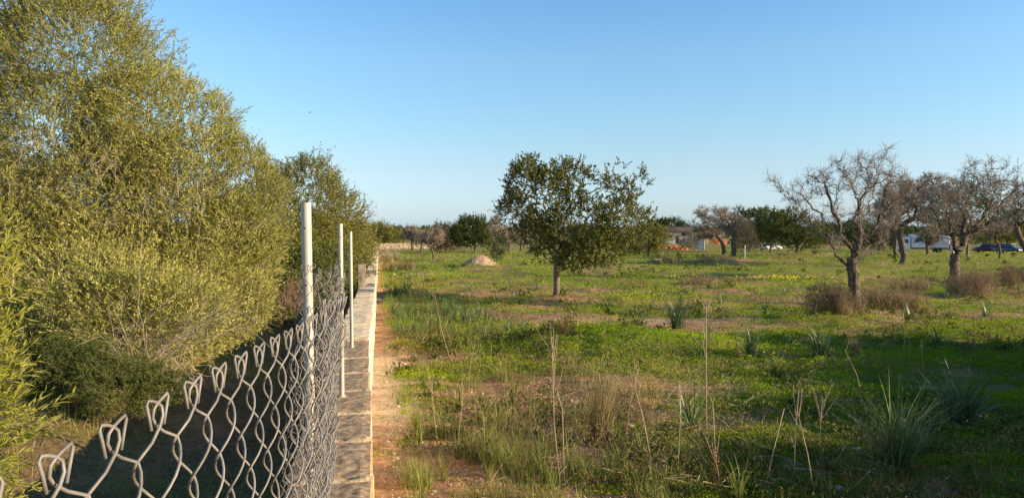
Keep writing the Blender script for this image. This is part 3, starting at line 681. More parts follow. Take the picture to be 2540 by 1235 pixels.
# olive branches close to the camera at the left edge
x3, y3 = W(-2.6, 3.0); o3 = (x3, y3, gz(x3, y3))
bl = CF([(-2.50, 3.0, 1.95, .34, .4, .34), (-2.42, 2.95, 1.45, .36, .4, .35), (-2.75, 3.1, 2.05, .42, .5, .42), (-2.45, 2.9, .95, .36, .4, .3), (-2.95, 3.2, 1.3, .6, .6, .7), (-2.2, 2.8, 1.70, .17, .25, .2), (-2.22, 2.75, 1.12, .15, .2, .2)], o3)
leafy_tree('olive_bush', 'sunlit olive bush with large slender leaves at the left edge, closest to the camera', 'bush', o3, CAMR, [(-.3, 0, -.1), (-.25, 0, .3), (-.1, 0, .6)], bl, (.052, .0085, .16), 'olive_near', 'bark_olive', 52, rmax=.04, natt=120, ntw=2300, per=15, D=.12, tw=.0018, rtip=.004, up=.35, inner=.3, lump=.25, lf=2.2, gap=-.5, spread=.38)
# asparagus shrub under it
x4, y4 = W(-3.75, 6.6); o4 = (x4, y4, gz(x4, y4))
bl = CF([(-3.9, 6.5, 1.0, .5, .35, .25), (-3.35, 6.3, .92, .4, .3, .2), (-4.3, 6.7, .98, .35, .3, .22), (-3.1, 6.5, .85, .25, .25, .14)], o4)
leafy_tree('spiny_shrub', 'low feathery green spiny shrub on the orange earth left of the wire mesh', 'shrub', o4, CAMR, [(0, 0, -.05), (.02, 0, .12)], bl, (.030, .0075, .12), 'lentisk', 'bark_olive', 53, rmax=.015, natt=90, ntw=2600, per=14, D=.1, tw=.001, rtip=.003, up=.3, inner=.4, lump=.3, lf=3, gap=-.35, spread=.8)

# -- olives along the wall beyond
x, y = W(-6.2, 21.5); o = (x, y, gz(x, y))
bl = CF([(-6.2, 22, 2.7, 1.35, 1.8, 1.55), (-5.45, 22.5, 2.0, 1.0, 1.8, 1.5), (-6.9, 21, 2.4, 1.2, 1.5, 1.3), (-5.15, 24, 1.3, .75, 1.6, 1.2), (-5.3, 21, .9, .75, 1.2, .8), (-6.1, 22, 3.7, .7, .8, .5)], o)
leafy_tree('wild_olive', 'rounded wild olive standing behind the three metal poles', 'tree', o, CAMR, [(0, 0, -.1), (.1, 0, 1.)], bl, (.085, .024, .3), 'olive_far', 'bark_olive', 54, rmax=.14, natt=200, ntw=4200, per=12, D=.3, tw=.004, inner=.25, lump=.3, lf=1.0, gap=-.5, front=(.5, -.8, 0), up=.5, group='wild olives along the wall')
x, y = W(-9.4, 37); o = (x, y, gz(x, y))
bl = CF([(-9.1, 36, .9, 1.35, 3., 1.55), (-8.5, 33, 1.3, 1.3, 2.5, 1.35), (-7.6, 30, 1.2, 1.1, 2.2, 1.6), (-10, 40, 1.5, 1.3, 4, 1.5)], o)
leafy_tree('wild_olive', 'lower olive thicket overhanging the far pale stretch of the block wall', 'tree', o, CAMR, [(0, 0, -.1), (.1, 0, .8)], bl, (.12, .036, .38), 'olive_far', 'bark_olive', 55, rmax=.12, natt=160, ntw=3000, per=11, D=.35, tw=.005, inner=.25, lump=.3, lf=.9, gap=-.5, front=(.5, -.8, 0), group='wild olives along the wall')
x, y = W(-13.2, 58); o = (x, y, gz(x, y))
bl = CF([(-12.6, 55, .5, 1.7, 5, 1.5), (-14.9, 66, .6, 2.0, 6, 1.9), (-12.9, 60, .9, 1.5, 4, 1.3)], o)
leafy_tree('wild_olive', 'most distant grey-green olive thicket where the block wall ends', 'tree', o, CAMR, [(0, 0, -.1), (.1, 0, .8)], bl, (.19, .06, .5), 'olive_far', 'bark_olive', 56, rmax=.12, natt=120, ntw=2200, per=10, D=.5, tw=.008, inner=.25, lump=.3, lf=.7, gap=-.5, group='wild olives along the wall')
# lentisk and brown brush under the second olive
x, y = W(-4.9, 15.2); o = (x, y, gz(x, y))
bl = CF([(-4.75, 15, 1.65, .62, .7, .7), (-5.3, 15.4, 1.5, .6, .7, .8), (-4.3, 15.6, 1.35, .35, .5, .4), (-4.9, 15, .95, .9, .7, .35), (-4.2, 17, 1.2, .5, .9, .6), (-4.5, 13.9, 1.0, .7, .6, .5), (-3.75, 14.4, .85, .45, .5, .35)], o)
leafy_tree('lentisk_bush', 'dark green rounded bush behind the nearest metal pole', 'bush', o, CAMR, [(0, 0, -.05), (.02, 0, .5)], bl, (.055, .026, .16), 'lentisk', 'bark_olive', 57, rmax=.05, natt=120, ntw=2600, per=12, D=.15, tw=.003, inner=.28, lump=.3, lf=1.8, gap=-.5, up=.4)
x, y = W(-4.05, 12.8); o = (x, y, gz(x, y))
t = thing('dry_bush', 'reddish brown leafless bush between the big olive and the nearest pole', 'bush', o, CAMR)
dry_twigs('stems', t, CF([(-4.05, 12.8, .85, .45, .4, .2), (-3.7, 13.0, .85, .25, .3, .15)], o), 90, .5, .0035, 'twig_red', 64, (0, 0, 1), .55, 2)

# ------------------------------------------------------------------ far trees of the field
def far_carob(name, label, px, Z, blobs, seed, mleaf='carob_far', ll=None, trunkh=1.2, ntw=900, group='evergreen trees far across the field', rmax=.16, gap=-.6, lw=.42, up=.45):
    o_ = at(px, Z); b_ = [B(*q, Z, None, o_) for q in blobs]
    k = Z/60
    return leafy_tree(name, label, 'tree', o_, CAMR, [(0, 0, -.1), (.02, 0, trunkh*.5), (.05, 0, trunkh)], b_, (ll or .13*k, (ll or .13*k)*lw, .3*k), mleaf, 'bark_carob', seed, rmax=rmax, natt=90, ntw=ntw, per=9, D=.3*k, tw=.006*k, inner=.28, lump=.32, lf=.8/k, gap=gap, group=group, up=up)
far_carob('carob_tree', 'round dark carob tree with a pale slanting trunk behind the gravel heap', 1178, 112, [(1165, 575, 42, 34), (1195, 575, 30, 32), (1140, 580, 22, 26), (1170, 555, 30, 18), (1205, 595, 20, 20), (1155, 600, 24, 14)], 71, ntw=1700)
far_carob('carob_tree', 'carob tree with a straight pale trunk on a small green rise left of the almonds', 1977, 87, [(1975, 570, 65, 34), (1940, 565, 40, 38), (2020, 585, 45, 30), (1965, 540, 35, 22), (1990, 605, 50, 14)], 72, ntw=2000, mleaf='lentisk', trunkh=1.6)
far_carob('carob_tree', 'bright green carob tree behind the white parked car', 1912, 118, [(1912, 560, 45, 40), (1935, 585, 35, 26), (1885, 580, 30, 34)], 73, ntw=1300, trunkh=1.6)
far_carob('carob_tree', 'tall bright green carob rising behind the broom-shaped sapling', 1862, 125, [(1862, 555, 38, 38), (1835, 545, 25, 25), (1890, 545, 30, 26), (1850, 590, 40, 25)], 74, ntw=1300)
far_carob('carob_tree', 'dark carob tree behind the white truck and the V-forked almond', 2400, 92, [(2390, 500, 60, 60), (2430, 540, 60, 45), (2350, 520, 45, 50), (2440, 480, 40, 40), (2310, 560, 40, 35)], 75, ntw=2100, gap=-.45)
far_carob('carob_tree', 'low spreading evergreen at the far right behind the parked cars', 2500, 135, [(2500, 560, 55, 40), (2450, 580, 50, 26), (2550, 555, 50, 45)], 76, ntw=1500, mleaf='olive_far')
far_carob('carob_tree', 'dark evergreen filling the gap left of the white truck', 2180, 128, [(2180, 590, 60, 24), (2130, 585, 50, 28), (2225, 585, 40, 26)], 77, ntw=1500)
far_carob('carob_tree', 'grey-green evergreen just right of the central carob', 1610, 105, [(1610, 585, 40, 30), (1585, 600, 36, 22), (1635, 590, 22, 26), (1600, 620, 40, 16)], 78, ntw=1300, mleaf='olive_far')
far_carob('carob_tree', 'dark rounded evergreen behind the ruined house, left of its roof', 1665, 205, [(1660, 562, 34, 18), (1690, 570, 18, 14), (1640, 566, 18, 16)], 79, ntw=900)
far_carob('olive_tree', 'pale feathery olive between the end of the block wall and the bare trees', 955, 168, [(945, 580, 34, 26), (970, 588, 22, 20), (925, 582, 25, 26), (990, 596, 12, 10)], 80, mleaf='olive_far', ntw=1300, lw=.3)
far_carob('olive_tree', 'grey-green olive standing behind the small grey bare tree', 1105, 125, [(1100, 585, 30, 26), (1120, 600, 20, 20), (1085, 600, 26, 18)], 81, mleaf='grey_bush', ntw=1200, lw=.3)
far_carob('shrub', 'dark green bush at the right foot of the gravel heap', 1238, 70, [(1240, 612, 14, 20), (1232, 628, 14, 13), (1246, 596, 8, 8)], 82, ntw=500, ll=.09, trunkh=.3, group=None)
far_carob('olive_sapling', 'small grey-green olive sapling on a thin pale trunk in front of the ruined house', 1709, 95, [(1709, 598, 22, 18), (1700, 604, 14, 12), (1720, 606, 13, 10)], 83, mleaf='grey_bush', ntw=420, ll=.12, trunkh=1.3, lw=.3, rmax=.07, group=None, gap=-.3)
far_carob('olive_sapling', 'broom-shaped brownish olive sapling tied to a thin white stake', 1850, 80, [(1850, 590, 22, 34), (1845, 565, 18, 20), (1862, 605, 20, 24), (1838, 610, 14, 20)], 84, mleaf='grey_bush', ntw=800, ll=.12, trunkh=1.2, lw=.25, rmax=.06, group=None, up=1.2)
g = G(); x, y, z = at(1848, 78.5); g.tube([(x, y, z-.1), (x, y, z+.7), (x+.01, y, z+1.5)], .04, 8); 
tag(g.build('support_stake', M['white']), 'thin white stake beside the broom-shaped sapling', 'stake')
far_carob('round_bush', 'pale twiggy tree in front of the bluish wall of the ruined house', 1664, 118, [(1666, 580, 16, 16), (1656, 578, 10, 12), (1675, 585, 10, 12)], 85, mleaf='grey_bush', ntw=420, ll=.14, lw=.2, rmax=.07, group=None, gap=-.25)
far_carob('carob_tree', 'evergreen filling the background between the nearest almond and the thick bent trunk', 2085, 165, [(2085, 575, 60, 22), (2040, 580, 45, 20), (2130, 570, 40, 22)], 86, ntw=1500)
far_carob('carob_tree', 'grey-green evergreen behind the parked cars, left of the low spreading one', 2455, 160, [(2455, 570, 50, 24), (2410, 580, 40, 20), (2500, 575, 45, 22)], 87, ntw=1400, mleaf='olive_far')
far_carob('carob_tree', 'dark evergreen seen through the lower crown of the central carob', 1440, 150, [(1440, 585, 45, 20), (1400, 590, 35, 15), (1490, 588, 45, 18)], 88, ntw=1200)
# greyish bare trees at the foot of the distant wall
gb = None
for i, (px, Z, rx, rz, yc, lab) in enumerate([
    (1022, 140, 26, 24, 580, 'bare greyish tree against the far dry stone wall, left of the pale grey tree'), (1045, 118, 22, 20, 592, 'low twiggy grey tree growing beside the small bare tree'),
    (1262, 120, 24, 26, 585, 'brown twiggy tree between the round carob and the central carob'), (1292, 135, 26, 22, 590, 'brown bare tree seen under the left edge of the central carob crown'),
    (1745, 135, 22, 14, 588, 'twiggy brown tree covering the corner of the ruined house'), (2300, 100, 24, 20, 590, 'small brown twiggy tree standing before the white truck'), (2480, 78, 26, 20, 560, 'brown twiggy tree to the right behind the V-forked almond')]):
    o = at(px, Z); k = Z/60
    bl = [B(px, yc, rx, rz, Z), B(px-rx*.6, yc+rz*.3, rx*.6, rz*.7, Z), B(px+rx*.6, yc+rz*.2, rx*.6, rz*.6, Z)]
    bare_tree('bare_tree', lab, o, CAMR, [(0, 0, -.1), (.05, 0, .5*k), (-.05, 0, .9*k)], bl, 260, .1*k, 140+i, D=.3*k, twigs=1500, tl=.45*k, rtip=.013*k, di=5*k, dk=.5*k, tr=.011*k, group='grey bare trees at the far side of the field')
# distant wood: one mass of low Mediterranean scrub and trees
def distant_wood():
    r = np.random.default_rng(5); Vs, Qs, Ts = [], [], []; n = 0
    for i in range(620):
        Z = r.uniform(215, 620) if i < 330 else r.uniform(182, 260)
        px = r.uniform(-900, 3500); L = (px-1270)/F*Z; x, y = W(L, Z)
        if px < 880 and Z < 260: continue
        if 1640 < px < 1830 and Z < 260: continue
        h = r.uniform(2.2, 5.6)*(1+.3*(Z > 400)+.25*(Z < 260)); wd = h*r.uniform(.8, 1.6); g0 = gz(x, y)
        m = 130
        d = unit(r.normal(size=(m, 3))); d[:, 2] = np.abs(d[:, 2])*1.1-.15
        P = np.array([x, y, g0+h*.35])+d*np.array([wd, wd, h*.62])*(1+.25*fbm(d[:, 0]*2+i, d[:, 1]*2, d[:, 2]*2, 9, 2))[:, None]*r.uniform(.7, 1, m)[:, None]
        s_ = .0022*Z
        V, Q, t = leaves(P, unit(d+r.normal(size=(m, 3))*.6), s_*r.uniform(.8, 1.5, m), s_*.8, np.clip(np.full(m, r.uniform(0, .8))+r.uniform(-.15, .2, m), 0, 1), r)
        Vs.append(V); Qs.append(Q+n); Ts.append(t); n += len(V)
    m_ = leafm('distant_foliage', (.05, .07, .025), (.10, .10, .045), (.24, .18, .12), .15, .8, .1, .02)
    o = mk('distant_wood', np.vstack(Vs), np.vstack(Qs), None, m_, np.concatenate(Ts)); tag(o, 'low dark band of scrub and trees along the horizon', 'woodland', kind='stuff')
distant_wood()

# ------------------------------------------------------------------ dry stone wall at the end of the field
def dry_wall():
    r = np.random.default_rng(8); g = G()
    a = np.array(W((926-1270)/F*158, 158)); b = np.array(W((1085-1270)/F*160, 160)); n = int(np.linalg.norm(b-a)/.42)
    d = (b-a)/np.linalg.norm(b-a); ang = math.atan2(d[1], d[0])
    for i in range(n):
        p = a+d*(i*.42); z = gz(*p)
        for k in range(4):
            g.box((p[0]+r.uniform(-.05, .05), p[1]+r.uniform(-.05, .05), z+.16+k*.31+r.uniform(-.03, .03)), (r.uniform(.34, .5), .5, r.uniform(.26, .36)), ang+r.uniform(-.1, .1), r.uniform(-.12, .12), jit=.06)
    tag(g.build('dry_stone_wall', M['rubble']), 'sunlit dry stone wall of pale rubble across the end of the field', 'wall')
dry_wall()
# gravel heap
def heap():
    x, y, z = at(1190, 57); n = 46; a = np.linspace(0, 2*np.pi, n, endpoint=False); rr = np.linspace(0, 1, 22)
    A, Rr = np.meshgrid(a, rr); X = Rr*np.cos(A)*1.65; Y = Rr*np.sin(A)*1.4
    h = .98*np.clip(1-Rr**1.15, 0, 1)*(1-.12*np.cos(A)*Rr)+.06*fbm(X*2.5, Y*2.5, 0, 14, 3)-.06
    V = np.stack([X+.12*(1-Rr), Y, h], -1).reshape(-1, 3)
    i = np.arange(len(rr)-1)[:, None]*n; j = np.arange(n)[None]; k = (j+1) % n
    Q = np.stack([i+j, i+k, i+n+k, i+n+j], -1).reshape(-1, 4)[::, ::-1]
    t = thing('gravel_heap', 'conical heap of pale pinkish gravel lying in the grass', 'heap', (x, y, z), CAMR)
    mk('heap', V, Q, None, M['gravel'], None, True, t)
    r = np.random.default_rng(3); g = G()
    for q in range(420):
        aa, r_ = r.uniform(0, 6.28), r.uniform(.1, 1.08)**.7; s_ = r.uniform(.02, .06)
        hz = .98*max(0, 1-r_**1.15)*(1-.12*math.cos(aa)*r_)
        g.box((r_*math.cos(aa)*1.65+.12*(1-r_), r_*math.sin(aa)*1.4, hz), (s_, s_, s_*.8), r.uniform(0, 3), r.uniform(-.5, .5), jit=s_*.2)
    g.build('loose_stones', M['gravel'], t)['kind'] = 'stuff'
heap()

# ------------------------------------------------------------------ ruined house, rubble, vehicles
def house():
    Z = 150; o_ = at(1700, Z); t = thing('ruined_house', 'low half-ruined farmhouse with dark roof and sunlit ochre end beyond the field', 'house', o_, CAMR)
    s_ = Z/F
    def q(px): return (px-1700)*s_
    hz = lambda y: EYE-(y-560)*s_-o_[2]
    def wallbox(p0, p1, y0, y1, z0, z1, m_, name, g=None):
        g = G(); g.box(((q(p0)+q(p1))/2, (z0+z1)/2, (hz(y0)+hz(y1))/2), ((p1-p0)*s_, z1-z0, hz(y0)-hz(y1))); return g.build(name, M[m_], t)
    wallbox(1652, 1719, 576, 604, 0, 5, 'house', 'front_wall')
    g = G()  # pitched roof, ridge across the view
    e, rdg = hz(571), hz(563); x0, x1 = q(1649), q(1722)
    V = [(x0, -.3, e), (x1, -.3, e), (x1, 2.5, rdg), (x0, 2.5, rdg), (x0, 5.3, e), (x1, 5.3, e), (x0, -.3, e-.25), (x1, -.3, e-.25), (x0, 5.3, e-.25), (x1, 5.3, e-.25)]
    g.add(V, [[0, 1, 2, 3], [3, 2, 5, 4], [6, 7, 1, 0], [4, 5, 9, 8], [8, 9, 7, 6]], [[0, 3, 4], [1, 5, 2]])
    g.add(np.array([(x0, -.3, e), (x0, 5.3, e), (x0, 5.3, e-.25), (x0, -.3, e-.25), (x1, -.3, e), (x1, 5.3, e), (x1, 5.3, e-.25), (x1, -.3, e-.25)]), [[0, 3, 2, 1], [4, 5, 6, 7]])
    g.build('roof', M['tile'], t)
    wallbox(1677, 1684, 584, 603.5, -.04, .02, 'hole', 'doorway'); wallbox(1690, 1717, 577, 585, -.05, .02, 'hole', 'open_porch'); wallbox(1660, 1668, 582, 590, -.04, .02, 'hole', 'window')
    wallbox(1719.3, 1727, 584, 605, .5, 4, 'house', 'side_wall'); 
    g = G(); g.add([(q(1744), -1.2, 0-.3), (q(1727), 1, -.3), (q(1727), 1, hz(580)), (q(1744), -1.2, hz(580)), (q(1745), -1.0, -.3), (q(1728), 1.25, -.3), (q(1728), 1.25, hz(580)), (q(1745), -1., hz(580))], [[0, 1, 2, 3], [5, 4, 7, 6], [3, 2, 6, 7], [0, 3, 7, 4], [1, 5, 6, 2]])
    g.build('broken_wall', M['white'], t)
    wallbox(1757, 1763, 581, 605, 1, 3, 'house_yel', 'ochre_pillar'); wallbox(1745.5, 1802, 585, 605, 3.2, 5.4, 'house_yel', 'ochre_wall')
    wallbox(1745, 1757, 583, 603, 3.1, 3.19, 'hole', 'dark_opening')
    g = G(); xa, xb = q(1782), q(1806)
    g.add([(xa, .0, hz(592)), (xb, .0, hz(589)), (xb, 3.4, hz(586)), (xa, 3.4, hz(589)), (xa, .0, hz(593.5)), (xb, .0, hz(590.5)), (xb, 3.4, hz(587.5)), (xa, 3.4, hz(590.5))], [[0, 1, 2, 3], [7, 6, 5, 4], [0, 4, 5, 1], [1, 5, 6, 2], [2, 6, 7, 3], [3, 7, 4, 0]]); g.build('lean_to_roof', M['tile'], t)
    wallbox(1783, 1805, 594, 606, .2, 3.1, 'brickrub', 'lean_to_wall')
    r = np.random.default_rng(4); g = G(); xc, yc, zc = at(1668, 143)
    for k in range(230):
        s1 = r.uniform(.15, .5); dx = r.normal()*1.6; g.box((xc+dx*CY, yc-dx*SY+r.normal()*.5, zc+max(.05, (.95-abs(dx)*.22))*r.uniform(0, 1)), (s1, s1*.7, s1*.5), r.uniform(0, 3), r.uniform(-.7, .7))
    tag(g.build('brick_rubble', M['brickrub']), 'pile of orange brick rubble in front of the ruined house', 'rubble')
house()
def loft(sections, close=True):
    """sections: list of (x, [(y,z)...]) with equal counts"""
    n = len(sections[0][1]); V = [(x, y, z) for x, pr in sections for y, z in pr]; Q = []
    for i in range(len(sections)-1):
        for j in range(n): Q.append([i*n+j, i*n+(j+1) % n, (i+1)*n+(j+1) % n, (i+1)*n+j])
    k = len(V); T = []
    for i, c in ((0, 0), (len(sections)-1, 1)):
        x, pr = sections[i]; V.append((x, sum(p[0] for p in pr)/n, sum(p[1] for p in pr)/n))
        for j in range(n): T.append([i*n+j, i*n+(j+1) % n, k+c] if c else [i*n+(j+1) % n, i*n+j, k+c])
    return np.array(V, float), Q, T
def car(name, label, px, Z, rz, paint, group='parked cars far across the field', estate=False):
    o_ = at(px, Z); t = thing(name, label, 'car', o_, rz, group)
    def prof(w_, z0, z1): return [(-w_, z0+.08), (-w_*.96, z1-.06), (-w_*.85, z1), (w_*.85, z1), (w_*.96, z1-.06), (w_, z0+.08), (w_*.85, z0), (-w_*.85, z0)]
    secs = [(-2.1, prof(.7, .4, .62)), (-2.0, prof(.82, .3, .75)), (-1.2, prof(.86, .25, .92)), (0, prof(.87, .25, .96)), (1.3, prof(.86, .25, .95)), (1.95, prof(.82, .3, .9)), (2.08, prof(.74, .4, .7))]
    g = G(); g.add(*loft(secs)); g.build('body', paint, t, True)
    e = 1.9 if estate else 1.35
    secs = [(-1.15, prof(.72, .9, .96)), (-.45, prof(.64, .9, 1.38)), (.5, prof(.62, .9, 1.45)), (e-.35, prof(.62, .9, 1.36)), (e, prof(.68, .9, .97))]
    g = G(); g.add(*loft(secs)); g.build('cabin_glass', M['blueglass'], t, True)
    g = G(); g.box((.1, 0, 1.445), (1.3 if not estate else 1.9, 1.16, .05), jit=.005)
    for sx in (-.5, .35, e-.45):
        for sy in (-1, 1): g.box((sx, sy*.66, 1.18), (.07, .05, .52), tilt=0)
    g.build('roof_and_pillars', paint, t)
    for x_ in (-1.3, 1.28):
        for sy in (-1, 1):
            g = G(); g.tube([(x_, sy*.72, .32), (x_, sy*.89, .32)], .32, 18); wob = g.build('wheel', M['tyre'], t)
            g = G(); g.tube([(x_, sy*.86, .32), (x_, sy*.90, .32)], .19, 14); g.build('rim', M['wire'], wob)
    for sy in (-1, 1):
        g = G(); g.box((-2.02, sy*.6, .66), (.1, .3, .12)); g.build('headlight', M['white'], t)
        g = G(); g.box((2.03, sy*.62, .76), (.08, .26, .14)); g.build('tail_lamp', M['lamp'], t)
    return t
car('parked_car', 'white saloon car parked behind the thin trunks left of the nearest almond', 1911, 140, CAMR+R(12), M['white'])
car('parked_car', 'dark reddish parked car beside the blue-grey car at far right', 2452, 116, CAMR+R(165), M['darkcar'])
car('parked_car', 'blue-grey estate car parked at far right', 2500, 112, CAMR+R(115), M['bluecar'], estate=True)
def truck():
    Z = 117; o_ = at(2297, Z); t = thing('white_truck', 'white box truck parked side-on behind the bare almonds', 'truck', o_, CAMR+R(-16))
    g = G(); g.box((.4, 0, 1.85), (5.4, 2.2, 2.1)); b_ = g.build('box_body', M['white'], t)
    md = b_.modifiers.new('b', 'BEVEL'); md.width = .05
    g = G()
    for k in range(6): g.box((-2.1+k*1.0, -1.108, 1.85), (.03, .02, 2.0))
    g.build('panel_ribs', M['house'], t)
    pr = lambda w_, z0, z1: [(-w_, z0), (-w_, z1-.1), (-w_*.9, z1), (w_*.9, z1), (w_, z1-.1), (w_, z0)]
    g = G(); g.add(*loft([(-4.25, pr(.9, .5, 1.3)), (-4.15, pr(1., .45, 1.45)), (-3.6, pr(1., .45, 2.4)), (-2.45, pr(1., .45, 2.5))])); g.build('cab', M['white'], t)
    g = G(); g.box((-3.1, -1.005, 1.8), (.75, .02, .6)); g.box((-3.1, 1.005, 1.8), (.75, .02, .6)); g.box((-3.9, 0, 1.93), (.03, 1.7, .75), tilt=R(-30)); g.build('cab_window', M['blueglass'], t)
    g = G(); g.box((-.3, 0, .66), (6.6, .9, .18)); g.build('chassis', M['tyre'], t)
    for x_ in (-3.4, 1.6):
        for sy in (-1, 1):
            g = G(); g.tube([(x_, sy*.78, .42), (x_, sy*1.02, .42)], .42, 18); wo = g.build('wheel', M['tyre'], t)
            g = G(); g.tube([(x_, sy*1.0, .42), (x_, sy*1.03, .42)], .22, 14); g.build('rim', M['wire'], wo)
truck()
g = G(); x, y, z = at(2364, 114); g.box((x, y, z+.5), (.7, .6, 1.0), .3, jit=.03); g.box((x, y, z+1.03), (.8, .7, .07), .3)
tag(g.build('white_crate', M['white']), 'small white cabinet standing right of the white truck', 'cabinet')
g = G(); x, y, z = at(1630, 70); rough_block(g, -.2, .2, -.4, .4, .26, .26, .3, .01, 5, 6, 4)
bo = g.build('stone_block', M['stone']); bo.location = (x, y, z); bo.rotation_euler = (0, 0, .2); tag(bo, 'single squared pale stone block lying in the grass right of the central carob', 'stone')
g = G(); x, y, z = at(2052, 100); g.box((x, y, z+.18), (2.4, .5, .12), .1, .05); g.box((x-.9, y, z+.05), (.12, .4, .2)); g.box((x+.9, y, z+.05), (.12, .4, .2))
tag(g.build('pale_plank', M['slate']), 'pale plank lying low in the dark undergrowth behind the nearest almond', 'plank')
# bird
x, y = W((771-1270)/F*40, 40); g = G()
g.add(*loft([(-.16, [(-.004, 0), (0, .004), (.004, 0), (0, -.004)]), (-.06, [(-.03, 0), (0, .025), (.03, 0), (0, -.03)]), (.05, [(-.03, 0), (0, .03), (.03, 0), (0, -.03)]), (.12, [(-.012, .01), (0, .022), (.012, .01), (0, 0)]), (.15, [(-.002, .01), (0, .012), (.002, .01), (0, .008)])]))
for sg in (-1, 1): g.add([(.06, sg*.02, .01), (-.05, sg*.02, .01), (-.02, sg*.14, .06), (.05, sg*.13, .06), (-.03, sg*.27, .03)], [[0, 1, 2, 3]], [[3, 2, 4]])
bo = g.build('bird', M['bird']); bo.scale = (.5, .5, .5); bo.location = (x, y, EYE+(560-281)/F*40); bo.rotation_euler = (.2, 0, R(15)); tag(bo, 'small dark bird flying alone in the clear sky left of centre', 'bird')

# ------------------------------------------------------------------ ground vegetation
def scatter_screen(n, ymin, ymax, pmin, pmax, r):
    """points spread over the field, denser towards the viewer"""
    yy = r.uniform(ymin, ymax, n); px = r.uniform(pmin, pmax, n)
    Z = np.where(yy > 960, 2.3*F/(yy-560), 2.156/np.maximum((yy-560)/F-.018, .002)); L = (px-1270)/F*Z
    return L*CY+Z*SY, -L*SY+Z*CY, Z
def clover():
    r = np.random.default_rng(70); X, Y, Z = scatter_screen(820000, 612, 1330, 700, 2800, r)
    c = cover(X, Y); fine = fbm(X*4.5, Y*4.5, 0, 66, 2)
    k = (X > -.05) & (r.uniform(size=len(X)) < np.clip(c*1.25-.12+.35*fine, .0, 1)) & (Z < 135)
    X, Y, Z, c = X[k], Y[k], Z[k], c[k]; n = len(X)
    s_ = (.008+.00098*Z)*r.uniform(.6, 1.4, n)
    hum = np.clip(fbm(X*3.1, Y*3.1, 0, 68, 2)+.25, 0, 1)
    hum2 = np.clip(fbm(X*.8, Y*1.5, 0, 69, 2)*2-.1, 0, 1)*sst(12, 20, Z)
    h = r.uniform(0, 1, n)*(.02+(.11*hum+.20*hum2)*np.clip(c, 0, 1))*np.clip(1+Z/60, 1, 2)
    P = np.stack([X, Y, ground(X, Y)+h], 1)
    d = r.normal(size=(n, 3)); d[:, 2] = np.abs(d[:, 2])*.5+.1
    tint = np.clip(.35+.5*fbm(X*.8, Y*.8, 0, 72, 2)+.3*sst(2, .5, X*CY-Y*SY)*sst(14, 11, Z)+r.uniform(-.25, .35, n), 0, 1)
    V, Q, t = leaves(P, d, s_*1.25, s_*.95, tint, r)
    tag(mk('clover_cover', V, Q, None, M['clover'], t), 'low carpet of green clover and fine grass over the red soil', 'ground cover', kind='stuff')
clover()
def grass():
    r = np.random.default_rng(75)
    # green and straw-coloured blades; thick along the wall and in the left foreground
    X, Y, Z = scatter_screen(240000, 625, 1330, 880, 2750, r); L = X*CY-Y*SY
    q = .10+.65*np.exp(-((X-1.5)/1.1)**2)*sst(13, 15, Z)*sst(70, 30, Z)+.68*sst(.05, .3, X)*sst(2.8, 1.6, L)*sst(13, 11, Z)*np.clip(.5+1.6*fbm(X*.9, Y*.9, 0, 81, 2), 0, 1)
    q = q+.22*np.clip(fbm(X*.5, Y*.5, 0, 83, 2)*2, 0, 1)
    q = q*np.clip(.25+1.6*noise3(X*3.2, Y*3.2, 0, 89), 0, 1.3)*sst(-.1, .25, X+.5*fbm(Y*.7, 0*Y, 0, 84, 2)-.0)
    k = (X > .02) & (r.uniform(size=len(X)) < q) & (Z < 90)
    X, Y, Z = X[k], Y[k], Z[k]; n = len(X)
    tall = .6+.5*np.exp(-((X-1.5)/1.1)**2)+.5*fbm(X*1.3, Y*1.3, 0, 85, 2)
    P = np.stack([X, Y, ground(X, Y)-.01], 1)
    dry = r.uniform(size=n) < (.42+.3*fbm(X*.7, Y*.7, 0, 88, 2))
    Ln = np.clip(tall, .3, 1.5)*r.uniform(.08, .33, n)*(1+Z/120); Wd = .0025+.00048*Z
    for sel, m_, nm, lab in ((~dry, 'blade', 'green_grass', 'tufty green grass blades thickest beside the block wall and in the foreground'), (dry, 'dryish', 'dry_grass', 'straw-coloured dry grass blades mixed through the field')):
        V, Q, t = blades(P[sel], r.uniform(0, 6.28, sel.sum()), Ln[sel], Wd[sel]*(1 if nm == 'green_grass' else .8), np.abs(r.normal(0, .3, sel.sum())), r.uniform(0, .9, sel.sum()), 3, None, r)
        tag(mk(nm, V, Q, None, M[m_], t), lab, 'grass', kind='stuff')
grass()
